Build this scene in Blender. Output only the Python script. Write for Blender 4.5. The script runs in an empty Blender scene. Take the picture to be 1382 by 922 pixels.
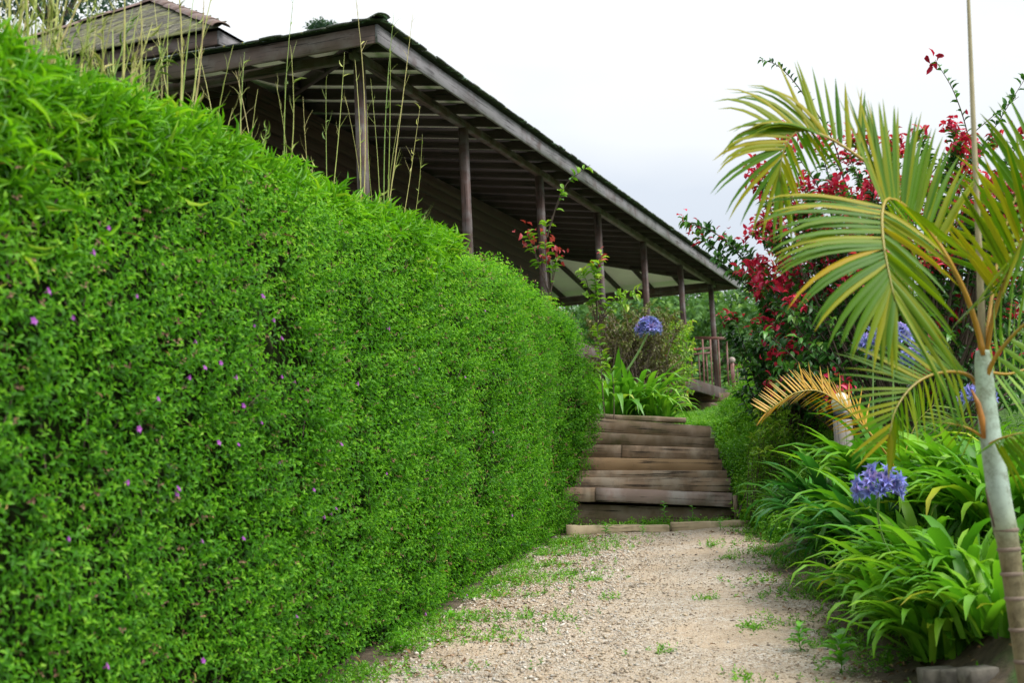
import bpy, math, random
import numpy as np
from mathutils import Matrix, Vector
random.seed(7); RNG = np.random.default_rng(7)
R = math.radians
scene = bpy.context.scene
COL = scene.collection

# ------------------------------------------------------------------ camera
EYE = np.array([0.0, 0.0, 1.5])
FPX, PITCH, ROLL = 1850.0, 0.122746, 0.045613        # focal length in photo pixels, tilt up, roll
_f = np.array([0, math.cos(PITCH), math.sin(PITCH)])
_u = np.array([0, -math.sin(PITCH), math.cos(PITCH)])
_r = np.array([1.0, 0, 0])
_c, _s = math.cos(ROLL), math.sin(ROLL)
cam_d = bpy.data.cameras.new('camera')
cam = bpy.data.objects.new('camera', cam_d); COL.objects.link(cam); scene.camera = cam
cx_, cy_, cz_ = _c*_r - _s*_u, _s*_r + _c*_u, -_f
cam.matrix_world = Matrix(((cx_[0], cy_[0], cz_[0], EYE[0]), (cx_[1], cy_[1], cz_[1], EYE[1]),
                           (cx_[2], cy_[2], cz_[2], EYE[2]), (0, 0, 0, 1)))
cam_d.sensor_fit = 'HORIZONTAL'; cam_d.sensor_width = 36.0; cam_d.lens = FPX/1382*36
cam_d.clip_start = 0.05; cam_d.clip_end = 3000
cam_d.dof.use_dof = True; cam_d.dof.focus_distance = 11.5; cam_d.dof.aperture_fstop = 3.4

# ------------------------------------------------------------------ light
SUN_EL, SUN_AZ = R(50), R(118)
w = bpy.data.worlds.new('World'); scene.world = w; w.use_nodes = True
nt = w.node_tree; nt.nodes.clear()
def wn(t, **k):
    n = nt.nodes.new(t)
    for a, b in k.items(): setattr(n, a, b)
    return n
out = wn('ShaderNodeOutputWorld'); bg = wn('ShaderNodeBackground'); bg.inputs['Strength'].default_value = 0.1
sky = wn('ShaderNodeTexSky'); sky.sky_type = 'NISHITA'; sky.sun_disc = False
sky.sun_elevation = SUN_EL; sky.sun_rotation = SUN_AZ
tc = wn('ShaderNodeTexCoord'); sep = wn('ShaderNodeSeparateXYZ'); nt.links.new(tc.outputs['Generated'], sep.inputs[0])
grad = wn('ShaderNodeValToRGB'); nt.links.new(sep.outputs['Z'], grad.inputs[0])       # overcast: dim horizon, brighter zenith
grad.color_ramp.elements[0].position = 0.0; grad.color_ramp.elements[0].color = (0.345, 0.352, 0.362, 1)
grad.color_ramp.elements[1].position = 1.0; grad.color_ramp.elements[1].color = (1, 1, 1, 1)
cl = wn('ShaderNodeTexNoise'); cl.inputs['Scale'].default_value = 2.6; cl.inputs['Detail'].default_value = 5; cl.inputs['Roughness'].default_value = 0.45
mp = wn('ShaderNodeMapping'); mp.inputs['Scale'].default_value = (1, 1, 2.2); mp.inputs['Location'].default_value = (0.3, 0.9, 0.15)
nt.links.new(tc.outputs['Generated'], mp.inputs[0]); nt.links.new(mp.outputs[0], cl.inputs['Vector'])
cr = wn('ShaderNodeValToRGB'); nt.links.new(cl.outputs['Fac'], cr.inputs[0])
cr.color_ramp.elements[0].position = 0.38; cr.color_ramp.elements[0].color = (0.80, 0.855, 0.93, 1)
cr.color_ramp.elements[1].position = 0.55; cr.color_ramp.elements[1].color = (0.97, 0.99, 1.0, 1)
mul = wn('ShaderNodeMixRGB', blend_type='MULTIPLY'); mul.inputs[0].default_value = 1
nt.links.new(grad.outputs[0], mul.inputs[1]); nt.links.new(cr.outputs[0], mul.inputs[2])
sc_ = wn('ShaderNodeVectorMath', operation='SCALE'); sc_.inputs['Scale'].default_value = 9.9
nt.links.new(mul.outputs[0], sc_.inputs[0])
mx = wn('ShaderNodeMixRGB'); mx.inputs[0].default_value = 0.06
nt.links.new(sc_.outputs[0], mx.inputs[1]); nt.links.new(sky.outputs[0], mx.inputs[2])
nt.links.new(mx.outputs[0], bg.inputs['Color']); nt.links.new(bg.outputs[0], out.inputs['Surface'])
sun_d = bpy.data.lights.new('sun', 'SUN'); sun_d.energy = 2.8; sun_d.angle = R(40); sun_d.color = (1.0, 0.96, 0.9)
sun = bpy.data.objects.new('sun', sun_d); COL.objects.link(sun)
sv = Vector((math.sin(SUN_AZ)*math.cos(SUN_EL), math.cos(SUN_AZ)*math.cos(SUN_EL), math.sin(SUN_EL)))
sun.rotation_euler = sv.to_track_quat('Z', 'Y').to_euler(); sun.location = (10, -10, 20)
scene.view_settings.view_transform = 'Standard'; scene.view_settings.look = 'None'
scene.view_settings.exposure = 1.02; scene.view_settings.gamma = 1.0
scene.render.engine = 'CYCLES'
scene.cycles.use_denoising = True
scene.cycles.max_bounces = 6; scene.cycles.diffuse_bounces = 3; scene.cycles.glossy_bounces = 2
scene.cycles.transmission_bounces = 3; scene.cycles.transparent_max_bounces = 4

# ------------------------------------------------------------------ helpers
def at(px, py, Y):
    """world point that stands at distance Y ahead on the line of sight of a photo pixel"""
    X, Yi = (px-691)/FPX, -(py-461)/FPX
    d = _f + (_c*X + _s*Yi)*_r + (-_s*X + _c*Yi)*_u
    return d*(Y/d[1]) + EYE
def unit(v):
    v = np.asarray(v, float); return v/np.maximum(np.linalg.norm(v, axis=-1, keepdims=True), 1e-9)
def sstep(a, b, x):
    t = np.clip((np.asarray(x, float)-a)/(b-a), 0, 1); return t*t*(3-2*t)
def wob(P, f=1.0, seed=0):
    """cheap smooth noise, about -1..1"""
    P = np.asarray(P, float)*f; o = seed*1.7
    x, y, z = P[..., 0], P[..., 1], P[..., 2]
    return (np.sin(x*1.3+y*.7+o)+np.sin(y*1.9-z*1.1+1.3+o)+np.sin(z*2.3+x*.9+2.1+o*2)+.6*np.sin(x*3.7-y*2.9+z*1.7+o*3)+.5*np.sin(y*5.3+z*4.1-x*2.2+o))/4.1

def props(o, label=None, cat=None, group=None, kind=None):
    if label: o['label'] = label
    if cat: o['category'] = cat
    if group: o['group'] = group
    if kind: o['kind'] = kind
    return o
def thing(name, label, cat, loc=(0, 0, 0), group=None):
    o = bpy.data.objects.new(name, None); COL.objects.link(o); o.location = [float(a) for a in loc]; o.empty_display_size = .1
    return props(o, label, cat, group)
def origin(o):
    p = np.zeros(3)
    while o is not None: p = p + np.array(o.location); o = o.parent
    return p
class MB:
    """collects triangles in world coordinates; build() links them as ONE mesh object"""
    def __init__(s): s.V, s.F, s.W, s.T, s.n = [], [], [], [], 0
    def add(s, V, F, wv=None, tint=None):
        V = np.asarray(V, float); F = np.asarray(F, int)
        s.V.append(V); s.F.append(F+s.n); s.W.append(V if wv is None else np.asarray(wv, float))
        s.T.append(np.full(len(V), .5) if tint is None else np.broadcast_to(np.asarray(tint, float), (len(V),)))
        s.n += len(V); return s
    def poly(s, pts, wv=None):
        return s.add(pts, [(0, i, i+1) for i in range(1, len(pts)-1)], wv)
    def beam(s, p0, p1, w_, h_, up=(0, 0, 1), ch=.006, seg=1, jit=0.0):
        """a timber from p0 to p1, w_ across, h_ along up, with chamfered edges"""
        p0, p1 = np.asarray(p0, float), np.asarray(p1, float); d = p1-p0; L = np.linalg.norm(d); d = d/L
        up = np.asarray(up, float); up = unit(up-d*(up@d)); b = np.cross(d, up)
        a, h = w_/2, h_/2; c = min(ch, a*.5, h*.5)
        prof = [(-a+c, -h), (a-c, -h), (a, -h+c), (a, h-c), (a-c, h), (-a+c, h), (-a, h-c), (-a, -h+c)]
        V, W, F = [], [], []; ro = np.array([random.uniform(0, 50), random.uniform(0, 50), random.uniform(0, 50)])
        for k in range(seg+1):
            t = k/seg
            for x, y in prof:
                jx, jy = (random.gauss(0, jit), random.gauss(0, jit)) if jit else (0, 0)
                V.append(p0+d*L*t+b*(x+jx)+up*(y+jy)); W.append(ro+np.array([L*t, x, y]))
        for k in range(seg):
            for i in range(8):
                j = (i+1) % 8; a0 = k*8
                F += [(a0+i, a0+j, a0+8+j), (a0+i, a0+8+j, a0+8+i)]
        for i in range(1, 7): F += [(0, i+1, i), (seg*8, seg*8+i, seg*8+i+1)]
        return s.add(V, F, W)
    def tube(s, pts, rad, n=6, cap=True, tint=None):
        pts = np.asarray(pts, float); m = len(pts); rad = np.broadcast_to(np.asarray(rad, float), (m,))
        T = np.gradient(pts, axis=0); T = unit(T); ref = np.array([.31, .23, .92]) if abs(T[0][2]) < .9 else np.array([1., .1, 0])
        V, W = [], []; Ls = np.concatenate([[0], np.cumsum(np.linalg.norm(np.diff(pts, axis=0), axis=1))])
        for k in range(m):
            b = unit(np.cross(T[k], ref)); c = np.cross(b, T[k])
            for i in range(n):
                a = 2*math.pi*i/n; V.append(pts[k]+rad[k]*(math.cos(a)*b+math.sin(a)*c)); W.append((Ls[k], rad[k]*math.cos(a), rad[k]*math.sin(a)))
        F = []
        for k in range(m-1):
            for i in range(n):
                j = (i+1) % n; F += [(k*n+i, k*n+j, k*n+n+j), (k*n+i, k*n+n+j, k*n+n+i)]
        if cap:
            for i in range(1, n-1): F += [(0, i+1, i), ((m-1)*n, (m-1)*n+i, (m-1)*n+i+1)]
        return s.add(V, F, W, tint)
    def build(s, name, mat, parent=None, smooth=False, attrs=True):
        me = make_mesh(name, np.concatenate(s.V), np.concatenate(s.F), mat, origin(parent) if parent else None,
                       np.concatenate(s.T), np.concatenate(s.W) if attrs else None, smooth)
        o = bpy.data.objects.new(name, me); COL.objects.link(o); o.parent = parent
        return o
def make_mesh(name, V, F, mat, org=None, tint=None, wv=None, smooth=False):
    V = np.asarray(V, np.float32); F = np.asarray(F, np.int32)
    if org is not None: V = (V-org).astype(np.float32)
    me = bpy.data.meshes.new(name); k = F.shape[1]
    me.vertices.add(len(V)); me.vertices.foreach_set('co', V.ravel())
    me.loops.add(F.size); me.loops.foreach_set('vertex_index', F.ravel())
    me.polygons.add(len(F)); me.polygons.foreach_set('loop_start', np.arange(0, F.size, k, dtype=np.int32))
    if smooth: me.polygons.foreach_set('use_smooth', np.ones(len(F), bool))
    me.materials.append(mat)
    if tint is not None:
        a = me.attributes.new('tint', 'FLOAT', 'POINT'); a.data.foreach_set('value', np.asarray(tint, np.float32))
    if wv is not None:
        a = me.attributes.new('wv', 'FLOAT_VECTOR', 'POINT'); a.data.foreach_set('vector', np.asarray(wv, np.float32).ravel())
    me.update(calc_edges=True)
    return me
def link(name, me, parent=None, loc=(0, 0, 0), rot=None, scale=None):
    o = bpy.data.objects.new(name, me); COL.objects.link(o); o.parent = parent; o.location = [float(a) for a in loc]
    if rot is not None: o.rotation_euler = rot
    if scale is not None: o.scale = scale if hasattr(scale, '__len__') else (scale,)*3
    return o

# leaf templates: x across, y along, z out of the blade
def leaf_tmpl(rows, fold=.25, ztip=0.0):
    V = [(0, 0, 0)]
    for t, hw, z in rows: V += [(-hw, t, z+fold*hw), (0, t, z), (hw, t, z+fold*hw)]
    V.append((0, 1, ztip)); n = len(rows); F = [(0, 3, 2), (0, 2, 1)]
    for i in range(n-1):
        a, b = 1+3*i, 4+3*i
        F += [(a, a+1, b+1), (a, b+1, b), (a+1, a+2, b+2), (a+1, b+2, b+1)]
    a = 1+3*(n-1); tip = len(V)-1
    F += [(a, a+1, tip), (a+1, a+2, tip)]
    return np.array(V, float), np.array(F, int)
LEAF1 = leaf_tmpl([(.45, .5, .06)], .3, -.10)
LEAF2 = leaf_tmpl([(.3, .48, .05), (.68, .38, .02)], .3, -.14)
LANCE = leaf_tmpl([(.25, .5, .03), (.65, .4, -.05)], .25, -.28)
BLADE = leaf_tmpl([(.3, .5, .0), (.7, .35, -.08)], .2, -.3)
def instance(tm, P, D, N, L, Wd, tint, mb, depth=None):
    """stamp the template at each P, along D, facing N"""
    T, F = tm; D = unit(D); B = np.cross(D, N); bad = np.linalg.norm(B, axis=1) < 1e-4; B[bad] = [1, 0, 0]; B = unit(B); N = np.cross(B, D)
    L, Wd = np.broadcast_to(L, (len(P),)), np.broadcast_to(Wd, (len(P),)); dz = L if depth is None else np.broadcast_to(depth, (len(P),))
    V = P[:, None]+(T[None, :, 0]*Wd[:, None])[..., None]*B[:, None]+(T[None, :, 1]*L[:, None])[..., None]*D[:, None]+(T[None, :, 2]*dz[:, None])[..., None]*N[:, None]
    k = len(T); Fs = F[None]+(np.arange(len(P))*k)[:, None, None]
    mb.add(V.reshape(-1, 3), Fs.reshape(-1, 3), None, np.repeat(np.broadcast_to(tint, (len(P),)), k))
def rnd(n, a=0., b=1.): return RNG.uniform(a, b, n)
def rdir(n): return unit(RNG.normal(size=(n, 3)))
def sprigs(mb, P, A, length, nleaf, leafL, leafW, tm=LEAF1, open_=(.95, .55), tint0=None, tip_tint=.3, dec=True, jit=.25, grow=-.35):
    """leafy shoots: nleaf leaves in crossed pairs along the axis A from P"""
    n = len(P); A = unit(A); e1 = unit(np.cross(A, rdir(n))); e2 = np.cross(A, e1)
    length = np.broadcast_to(length, (n,)); ph0 = rnd(n, 0, 6.28); t0 = rnd(n, 0, .45) if tint0 is None else tint0
    for j in range(nleaf):
        t = (j//2*2 if dec else j)/max(nleaf-1, 1); ph = ph0+((j % 2)*math.pi+(j//2)*math.pi/2 if dec else j*2.4)+RNG.normal(0, .2, n)
        rad = np.cos(ph)[:, None]*e1+np.sin(ph)[:, None]*e2
        al = open_[0]*math.pi/2*(1-t)+open_[1]*math.pi/2*t+RNG.normal(0, jit, n)
        D = A*np.cos(al)[:, None]+rad*np.sin(al)[:, None]; N = A*np.sin(al)[:, None]-rad*np.cos(al)[:, None]+rdir(n)*.15
        k = (1+grow*t)*rnd(n, .75, 1.2)
        instance(tm, P+A*(length*t)[:, None], D, N, leafL*k, leafW*k, np.clip(t0+tip_tint*t+RNG.normal(0, .08, n), 0, 1), mb)

# ------------------------------------------------------------------ materials
def newmat(name):
    m = bpy.data.materials.new(name); m.use_nodes = True; t = m.node_tree
    return m, t, t.nodes['Principled BSDF'], t.nodes['Material Output']
def N_(t, typ, **k):
    n = t.nodes.new(typ)
    for a, b in k.items(): setattr(n, a, b)
    return n
def ramp(t, src, stops):
    n = N_(t, 'ShaderNodeValToRGB'); e = n.color_ramp.elements
    while len(e) < len(stops): e.new(.5)
    for i, (p, c) in enumerate(stops): e[i].position = p; e[i].color = (*c, 1)
    t.links.new(src, n.inputs[0]); return n.outputs[0]
def noise(t, vec, scale, detail=4, rough=.55):
    n = N_(t, 'ShaderNodeTexNoise'); n.inputs['Scale'].default_value = scale; n.inputs['Detail'].default_value = detail; n.inputs['Roughness'].default_value = rough
    if vec is not None: t.links.new(vec, n.inputs['Vector'])
    return n.outputs['Fac']
def mixc(t, fac, a, b, mode='MIX'):
    n = N_(t, 'ShaderNodeMixRGB', blend_type=mode)
    for sck, v in ((n.inputs[0], fac), (n.inputs[1], a), (n.inputs[2], b)):
        if hasattr(v, 'default_value') or hasattr(v, 'is_linked'): t.links.new(v, sck)
        elif isinstance(v, (int, float)): sck.default_value = v
        else: sck.default_value = (*v, 1)
    return n.outputs[0]
def mth(t, op, a, b=None, c=None):
    n = N_(t, 'ShaderNodeMath', operation=op)
    for i, v in enumerate((a, b, c)):
        if v is None: continue
        if isinstance(v, (int, float)): n.inputs[i].default_value = v
        else: t.links.new(v, n.inputs[i])
    return n.outputs[0]
def bump(t, h, strength, dist, bs):
    n = N_(t, 'ShaderNodeBump'); n.inputs['Strength'].default_value = strength; n.inputs['Distance'].default_value = dist
    t.links.new(h, n.inputs['Height']); t.links.new(n.outputs[0], bs.inputs['Normal'])
def attr(t, name, out='Fac'):
    n = N_(t, 'ShaderNodeAttribute'); n.attribute_name = name; return n.outputs[out]
def wood(name, dark, light, stain=None, rough=.75, scale=1.0, lichen=None, grain=.5, grey=None):
    m, t, b, _ = newmat(name); wv = attr(t, 'wv', 'Vector')
    mp = N_(t, 'ShaderNodeMapping'); mp.inputs['Scale'].default_value = (1.5*scale, 36*scale, 36*scale); t.links.new(wv, mp.inputs[0])
    g = noise(t, mp.outputs[0], 1.0, 6, .65)
    mp2 = N_(t, 'ShaderNodeMapping'); mp2.inputs['Scale'].default_value = (2.4, 1.5, 1.5); t.links.new(wv, mp2.inputs[0])
    g2 = noise(t, mp2.outputs[0], 1.4, 4)
    f = mth(t, 'ADD', mth(t, 'MULTIPLY', g, grain+.3), mth(t, 'MULTIPLY', g2, .8-grain+.1))
    c = ramp(t, f, [(.40, dark), (.60, light)])
    if grey is not None: c = mixc(t, ramp(t, noise(t, mp2.outputs[0], 2.3, 5), [(.45, (0, 0, 0)), (.66, (1, 1, 1))]), c, grey)
    if stain is not None: c = mixc(t, ramp(t, noise(t, wv, 3.1, 5, .6), [(.52, (0, 0, 0)), (.7, (1, 1, 1))]), c, stain)
    cracks = ramp(t, g, [(.36, (1, 1, 1)), (.425, (0, 0, 0))]); c = mixc(t, cracks, c, tuple(x*.35 for x in dark))
    if lichen is not None:
        po = N_(t, 'ShaderNodeNewGeometry').outputs['Position']
        c = mixc(t, ramp(t, noise(t, po, 7, 5, .7), [(.56, (0, 0, 0)), (.62, (1, 1, 1))]), c, lichen)
    t.links.new(c, b.inputs['Base Color']); b.inputs['Roughness'].default_value = rough; b.inputs['Specular IOR Level'].default_value = .35
    bump(t, f, .22, .004, b); return m
def foliage(name, stops, trans=.32, rough=.42, spec=.4, objrand=False, patch=0.0, pscale=1.2, glow=1.5):
    m, t, b, o = newmat(name); v = attr(t, 'tint')
    if objrand: v = mth(t, 'ADD', mth(t, 'MULTIPLY', v, .35), mth(t, 'MULTIPLY', N_(t, 'ShaderNodeObjectInfo').outputs['Random'], .65))
    if patch:
        po = N_(t, 'ShaderNodeNewGeometry').outputs['Position']
        v = mth(t, 'ADD', v, mth(t, 'MULTIPLY', mth(t, 'SUBTRACT', noise(t, po, pscale, 3), .5), patch))
    c = ramp(t, v, stops); t.links.new(c, b.inputs['Base Color']); b.inputs['Roughness'].default_value = rough; b.inputs['Specular IOR Level'].default_value = spec
    tr = N_(t, 'ShaderNodeBsdfTranslucent'); t.links.new(mixc(t, 1.0, c, (glow, glow*1.05, glow*.5), 'MULTIPLY'), tr.inputs['Color'])
    mx = N_(t, 'ShaderNodeMixShader'); mx.inputs[0].default_value = trans
    t.links.new(b.outputs[0], mx.inputs[1]); t.links.new(tr.outputs[0], mx.inputs[2]); t.links.new(mx.outputs[0], o.inputs['Surface'])
    return m
def plain(name, col, rough=.7, var=.25, scale=8, bumps=0.0, spec=.4):
    m, t, b, _ = newmat(name); po = N_(t, 'ShaderNodeNewGeometry').outputs['Position']; f = noise(t, po, scale, 5)
    c = ramp(t, f, [(.3, tuple(x*(1-var) for x in col)), (.7, tuple(min(1, x*(1+var)) for x in col))])
    t.links.new(c, b.inputs['Base Color']); b.inputs['Roughness'].default_value = rough; b.inputs['Specular IOR Level'].default_value = spec
    if bumps: bump(t, f, bumps, .01, b)
    return m
M = {}
M['wood_dark'] = wood('dark stained timber', (.026, .017, .015), (.075, .045, .038), rough=.6, grey=(.10, .085, .08))
M['wood_fascia'] = wood('weathered grey fascia', (.085, .078, .085), (.20, .19, .205), rough=.6, stain=(.10, .07, .07), grain=.3)  # weathered timber, greyer than the brown copy: light from the sky painted in
M['wood_fascia_brown'] = wood('brown fascia', (.055, .035, .030), (.12, .08, .07), rough=.6, stain=(.16, .13, .12), grain=.35)
M['wood_post'] = wood('post timber', (.036, .021, .018), (.092, .056, .050), rough=.6, grey=(.13, .115, .115), grain=.35)
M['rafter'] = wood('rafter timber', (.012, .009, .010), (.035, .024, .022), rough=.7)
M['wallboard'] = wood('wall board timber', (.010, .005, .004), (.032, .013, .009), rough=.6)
M['soffit'] = plain('soffit board paint', (.86, .87, .78), .8, .06, 2)
M['step_a'] = wood('old grey brown step board', (0.095, 0.067, 0.046), (0.296, 0.209, 0.140), rough=.85, stain=(0.078, 0.059, 0.040), grey=(0.347, 0.287, 0.220))
M['step_b'] = wood('reddish step board', (0.123, 0.084, 0.070), (0.290, 0.210, 0.181), rough=.85, grey=(0.377, 0.334, 0.312))
M['step_c'] = wood('tan step board', (0.110, 0.072, 0.041), (0.318, 0.210, 0.115), rough=.85, stain=(0.103, 0.077, 0.051))
M['step_d'] = wood('dark mossy step board', (0.052, 0.042, 0.026), (0.164, 0.119, 0.075), rough=.9, stain=(0.061, 0.069, 0.019), grey=(0.224, 0.176, 0.129))
M['curb'] = wood('mossy edging sleeper', (0.076, 0.064, 0.037), (0.333, 0.263, 0.164), rough=.9, stain=(0.060, 0.078, 0.014), grey=(0.454, 0.369, 0.243))
M['rail'] = wood('red brown painted rail', (.11, .045, .038), (.22, .10, .085), rough=.55, grey=(.25, .15, .14))
M['lamp_post'] = wood('pale weathered post', (.06, .054, .047), (.18, .165, .145), rough=.85)
def tile_mat(name, base, moss, lich, yel):
    m, t, b, _ = newmat(name); po = N_(t, 'ShaderNodeNewGeometry').outputs['Position']; rn = N_(t, 'ShaderNodeObjectInfo').outputs['Random']
    c = mixc(t, rn, tuple(x*.6 for x in base), tuple(x*1.4 for x in base))
    c = mixc(t, ramp(t, noise(t, po, 3.0, 5), [(.46, (0, 0, 0)), (.6, (1, 1, 1))]), c, moss)
    c = mixc(t, ramp(t, noise(t, po, 9, 5, .7), [(.57, (0, 0, 0)), (.63, (1, 1, 1))]), c, lich)
    c = mixc(t, ramp(t, noise(t, po, 6.1, 4, .7), [(.63, (0, 0, 0)), (.68, (1, 1, 1))]), c, yel)
    t.links.new(c, b.inputs['Base Color']); b.inputs['Roughness'].default_value = .85; bump(t, noise(t, po, 40, 4), .6, .008, b); return m
M['tile'] = tile_mat('lichened dark roof tile', (.055, .055, .058), (.075, .085, .065), (.34, .44, .42), (.30, .26, .05))
M['shingle'] = tile_mat('mossy roof shingle', (.055, .050, .036), (.12, .125, .040), (.17, .17, .10), (.15, .14, .05))
M['cap'] = plain('brown ridge cap', (.13, .085, .072), .7, .25, 5, .2)
M['roofing'] = plain('dark roofing', (.035, .034, .033), .85, .3, 6, .3)
M['hedge'] = foliage('small hedge leaf', [(0, (.021, .090, .006)), (.36, (.060, .215, .011)), (.66, (.142, .365, .019)), (1, (.31, .52, .065))], .38, .45, .15, patch=.35, pscale=1.1)
M['hedge_core'] = plain('hedge twigs', (.010, .014, .005), 1.0, .4, 14, 0, .02)  # near-black tone stands for the shade inside the hedge
M['bamboo'] = foliage('bamboo leaf', [(0, (.040, .14, .005)), (.5, (.10, .30, .010)), (.85, (.20, .44, .016)), (1, (.28, .40, .03))], .36, .42, .35, patch=.3)
M['culm'] = foliage('bamboo cane', [(0, (.09, .19, .02)), (.4, (.27, .33, .06)), (.75, (.42, .38, .13)), (1, (.38, .30, .14))], .05, .5, .4, objrand=True)
M['purple'] = foliage('magenta purple petal', [(0, (.26, .05, .34)), (1, (.44, .12, .50))], .3, .5, .3, objrand=True, glow=1.2)
M['agap'] = foliage('agapanthus leaf', [(0, (.032, .130, .010)), (.36, (.070, .225, .014)), (.66, (.14, .34, .022)), (.88, (.20, .38, .025)), (.96, (.38, .40, .03)), (1, (.45, .36, .03))], .30, .40, .20, objrand=True)
M['agap_far'] = foliage('lime agapanthus leaf', [(0, (.05, .19, .015)), (.5, (.12, .32, .025)), (.85, (.22, .42, .035)), (.96, (.42, .45, .08)), (1, (.5, .42, .07))], .3, .32, .5, objrand=True)
M['agap_dark'] = foliage('deep green agapanthus leaf', [(0, (.014, .085, .014)), (.5, (.034, .16, .026)), (.85, (.075, .24, .032)), (1, (.24, .36, .035))], .28, .36, .24, objrand=True)
M['stalk'] = foliage('flower stalk', [(0, (.16, .30, .08)), (1, (.26, .38, .14))], .05, .4, .4)
M['floret'] = foliage('violet blue floret', [(0, (.15, .15, .55)), (.5, (.25, .30, .80)), (1, (.45, .28, .72))], .3, .45, .3, objrand=True, glow=1.1)
M['palm_leaf'] = foliage('olive palm leaflet', [(0, (.035, .12, .004)), (.40, (.080, .18, .005)), (.70, (.185, .235, .007)), (.92, (.32, .28, .010)), (1, (.38, .26, .012))], .40, .40, .18, objrand=True)
M['palm_pale'] = foliage('fresh palm leaflet', [(0, (.10, .24, .02)), (1, (.26, .42, .05))], .3, .35, .5, objrand=True)
M['palm_gold'] = foliage('yellowed palm leaflet', [(0, (.26, .18, .005)), (.5, (.46, .25, .006)), (1, (.56, .30, .012))], .25, .35, .5, objrand=True)
M['rachis'] = foliage('orange green leaf stem', [(0, (.14, .17, .015)), (.5, (.32, .22, .02)), (1, (.42, .18, .02))], .04, .35, .5)
M['sheath'] = plain('orange brown leaf sheath', (.40, .17, .035), .5, .35, 9)
M['red_leaf'] = foliage('crimson bract', [(0, (.24, .006, .036)), (.5, (.50, .012, .070)), (1, (.70, .045, .12))], .36, .42, .4, glow=1.1)
M['pink_leaf'] = foliage('coral pink bract', [(0, (.30, .03, .04)), (1, (.55, .09, .11))], .3, .42, .4, glow=1.1)
M['shrub_leaf'] = foliage('dark shrub leaf', [(0, (.014, .060, .014)), (.5, (.045, .15, .028)), (.85, (.10, .26, .040)), (1, (.16, .28, .035))], .25, .38, .5, patch=.3)
M['lime_leaf'] = foliage('lime green shrub leaf', [(0, (.08, .22, .015)), (.6, (.21, .39, .03)), (1, (.37, .46, .05))], .35, .38, .45)
M['dry_leaf'] = foliage('dry brown green leaf', [(0, (.07, .06, .03)), (.4, (.14, .13, .05)), (.75, (.12, .19, .04)), (1, (.26, .17, .08))], .2, .6, .3)
M['twig'] = plain('brown twig', (.085, .060, .045), .85, .35, 12, .2)
M['twig_pale'] = plain('pale dry twig', (.17, .13, .10), .85, .35, 12, .2)
M['cover'] = foliage('ground cover leaf', [(0, (.04, .16, .008)), (.5, (.11, .31, .016)), (1, (.25, .46, .035))], .32, .42, .4, patch=.4)
M['weed'] = foliage('broad weed leaf', [(0, (.055, .22, .012)), (1, (.15, .42, .03))], .32, .4, .4)
M['far_leaf'] = foliage('far tree leaf', [(0, (.035, .080, .030)), (.4, (.065, .15, .045)), (.75, (.11, .22, .055)), (1, (.18, .29, .06))], .25, .6, .15, patch=.5, pscale=.35)  # bluish distance haze is mixed into these greens
M['blue_leaf'] = foliage('blue green tree leaf', [(0, (.03, .065, .05)), (.6, (.06, .11, .09)), (1, (.10, .17, .10))], .25, .5, .3)
M['litter'] = foliage('dead leaf', [(0, (.07, .035, .018)), (.5, (.19, .11, .05)), (1, (.33, .22, .11))], .1, .7, .3)
M['seed'] = foliage('dry pinkish seed head', [(0, (.10, .05, .035)), (.5, (.22, .13, .09)), (1, (.42, .30, .12))], .15, .7, .2)
M['spear'] = plain('tan spear leaf', (.30, .26, .15), .6, .2, 14)
M['black'] = plain('black metal collar', (.012, .013, .016), .4, .1)
M['globe'] = plain('cream lamp globe', (.55, .53, .38), .3, .04)
M['concrete'] = plain('grey brown concrete block', (.115, .105, .088), .95, .5, 14, .6)
M['deck'] = wood('deck board', (.16, .14, .125), (.36, .31, .28), rough=.8)
def ground_mat():
    m, t, b, _ = newmat('soil and low growth'); po = N_(t, 'ShaderNodeNewGeometry').outputs['Position']; g = attr(t, 'tint')
    soil = ramp(t, noise(t, po, 9, 6, .65), [(.3, (.035, .025, .016)), (.55, (.10, .075, .048)), (.75, (.19, .15, .10))])
    grass = ramp(t, noise(t, po, 14, 5, .65), [(.3, (.02, .055, .008)), (.7, (.07, .16, .018))])
    f = ramp(t, mth(t, 'ADD', g, mth(t, 'MULTIPLY', mth(t, 'SUBTRACT', noise(t, po, 2.2, 5), .5), 1.1)), [(.42, (0, 0, 0)), (.58, (1, 1, 1))])
    t.links.new(mixc(t, f, soil, grass), b.inputs['Base Color']); b.inputs['Roughness'].default_value = .95
    bump(t, noise(t, po, 22, 6, .7), .8, .03, b); return m
M['ground'] = ground_mat()
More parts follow.
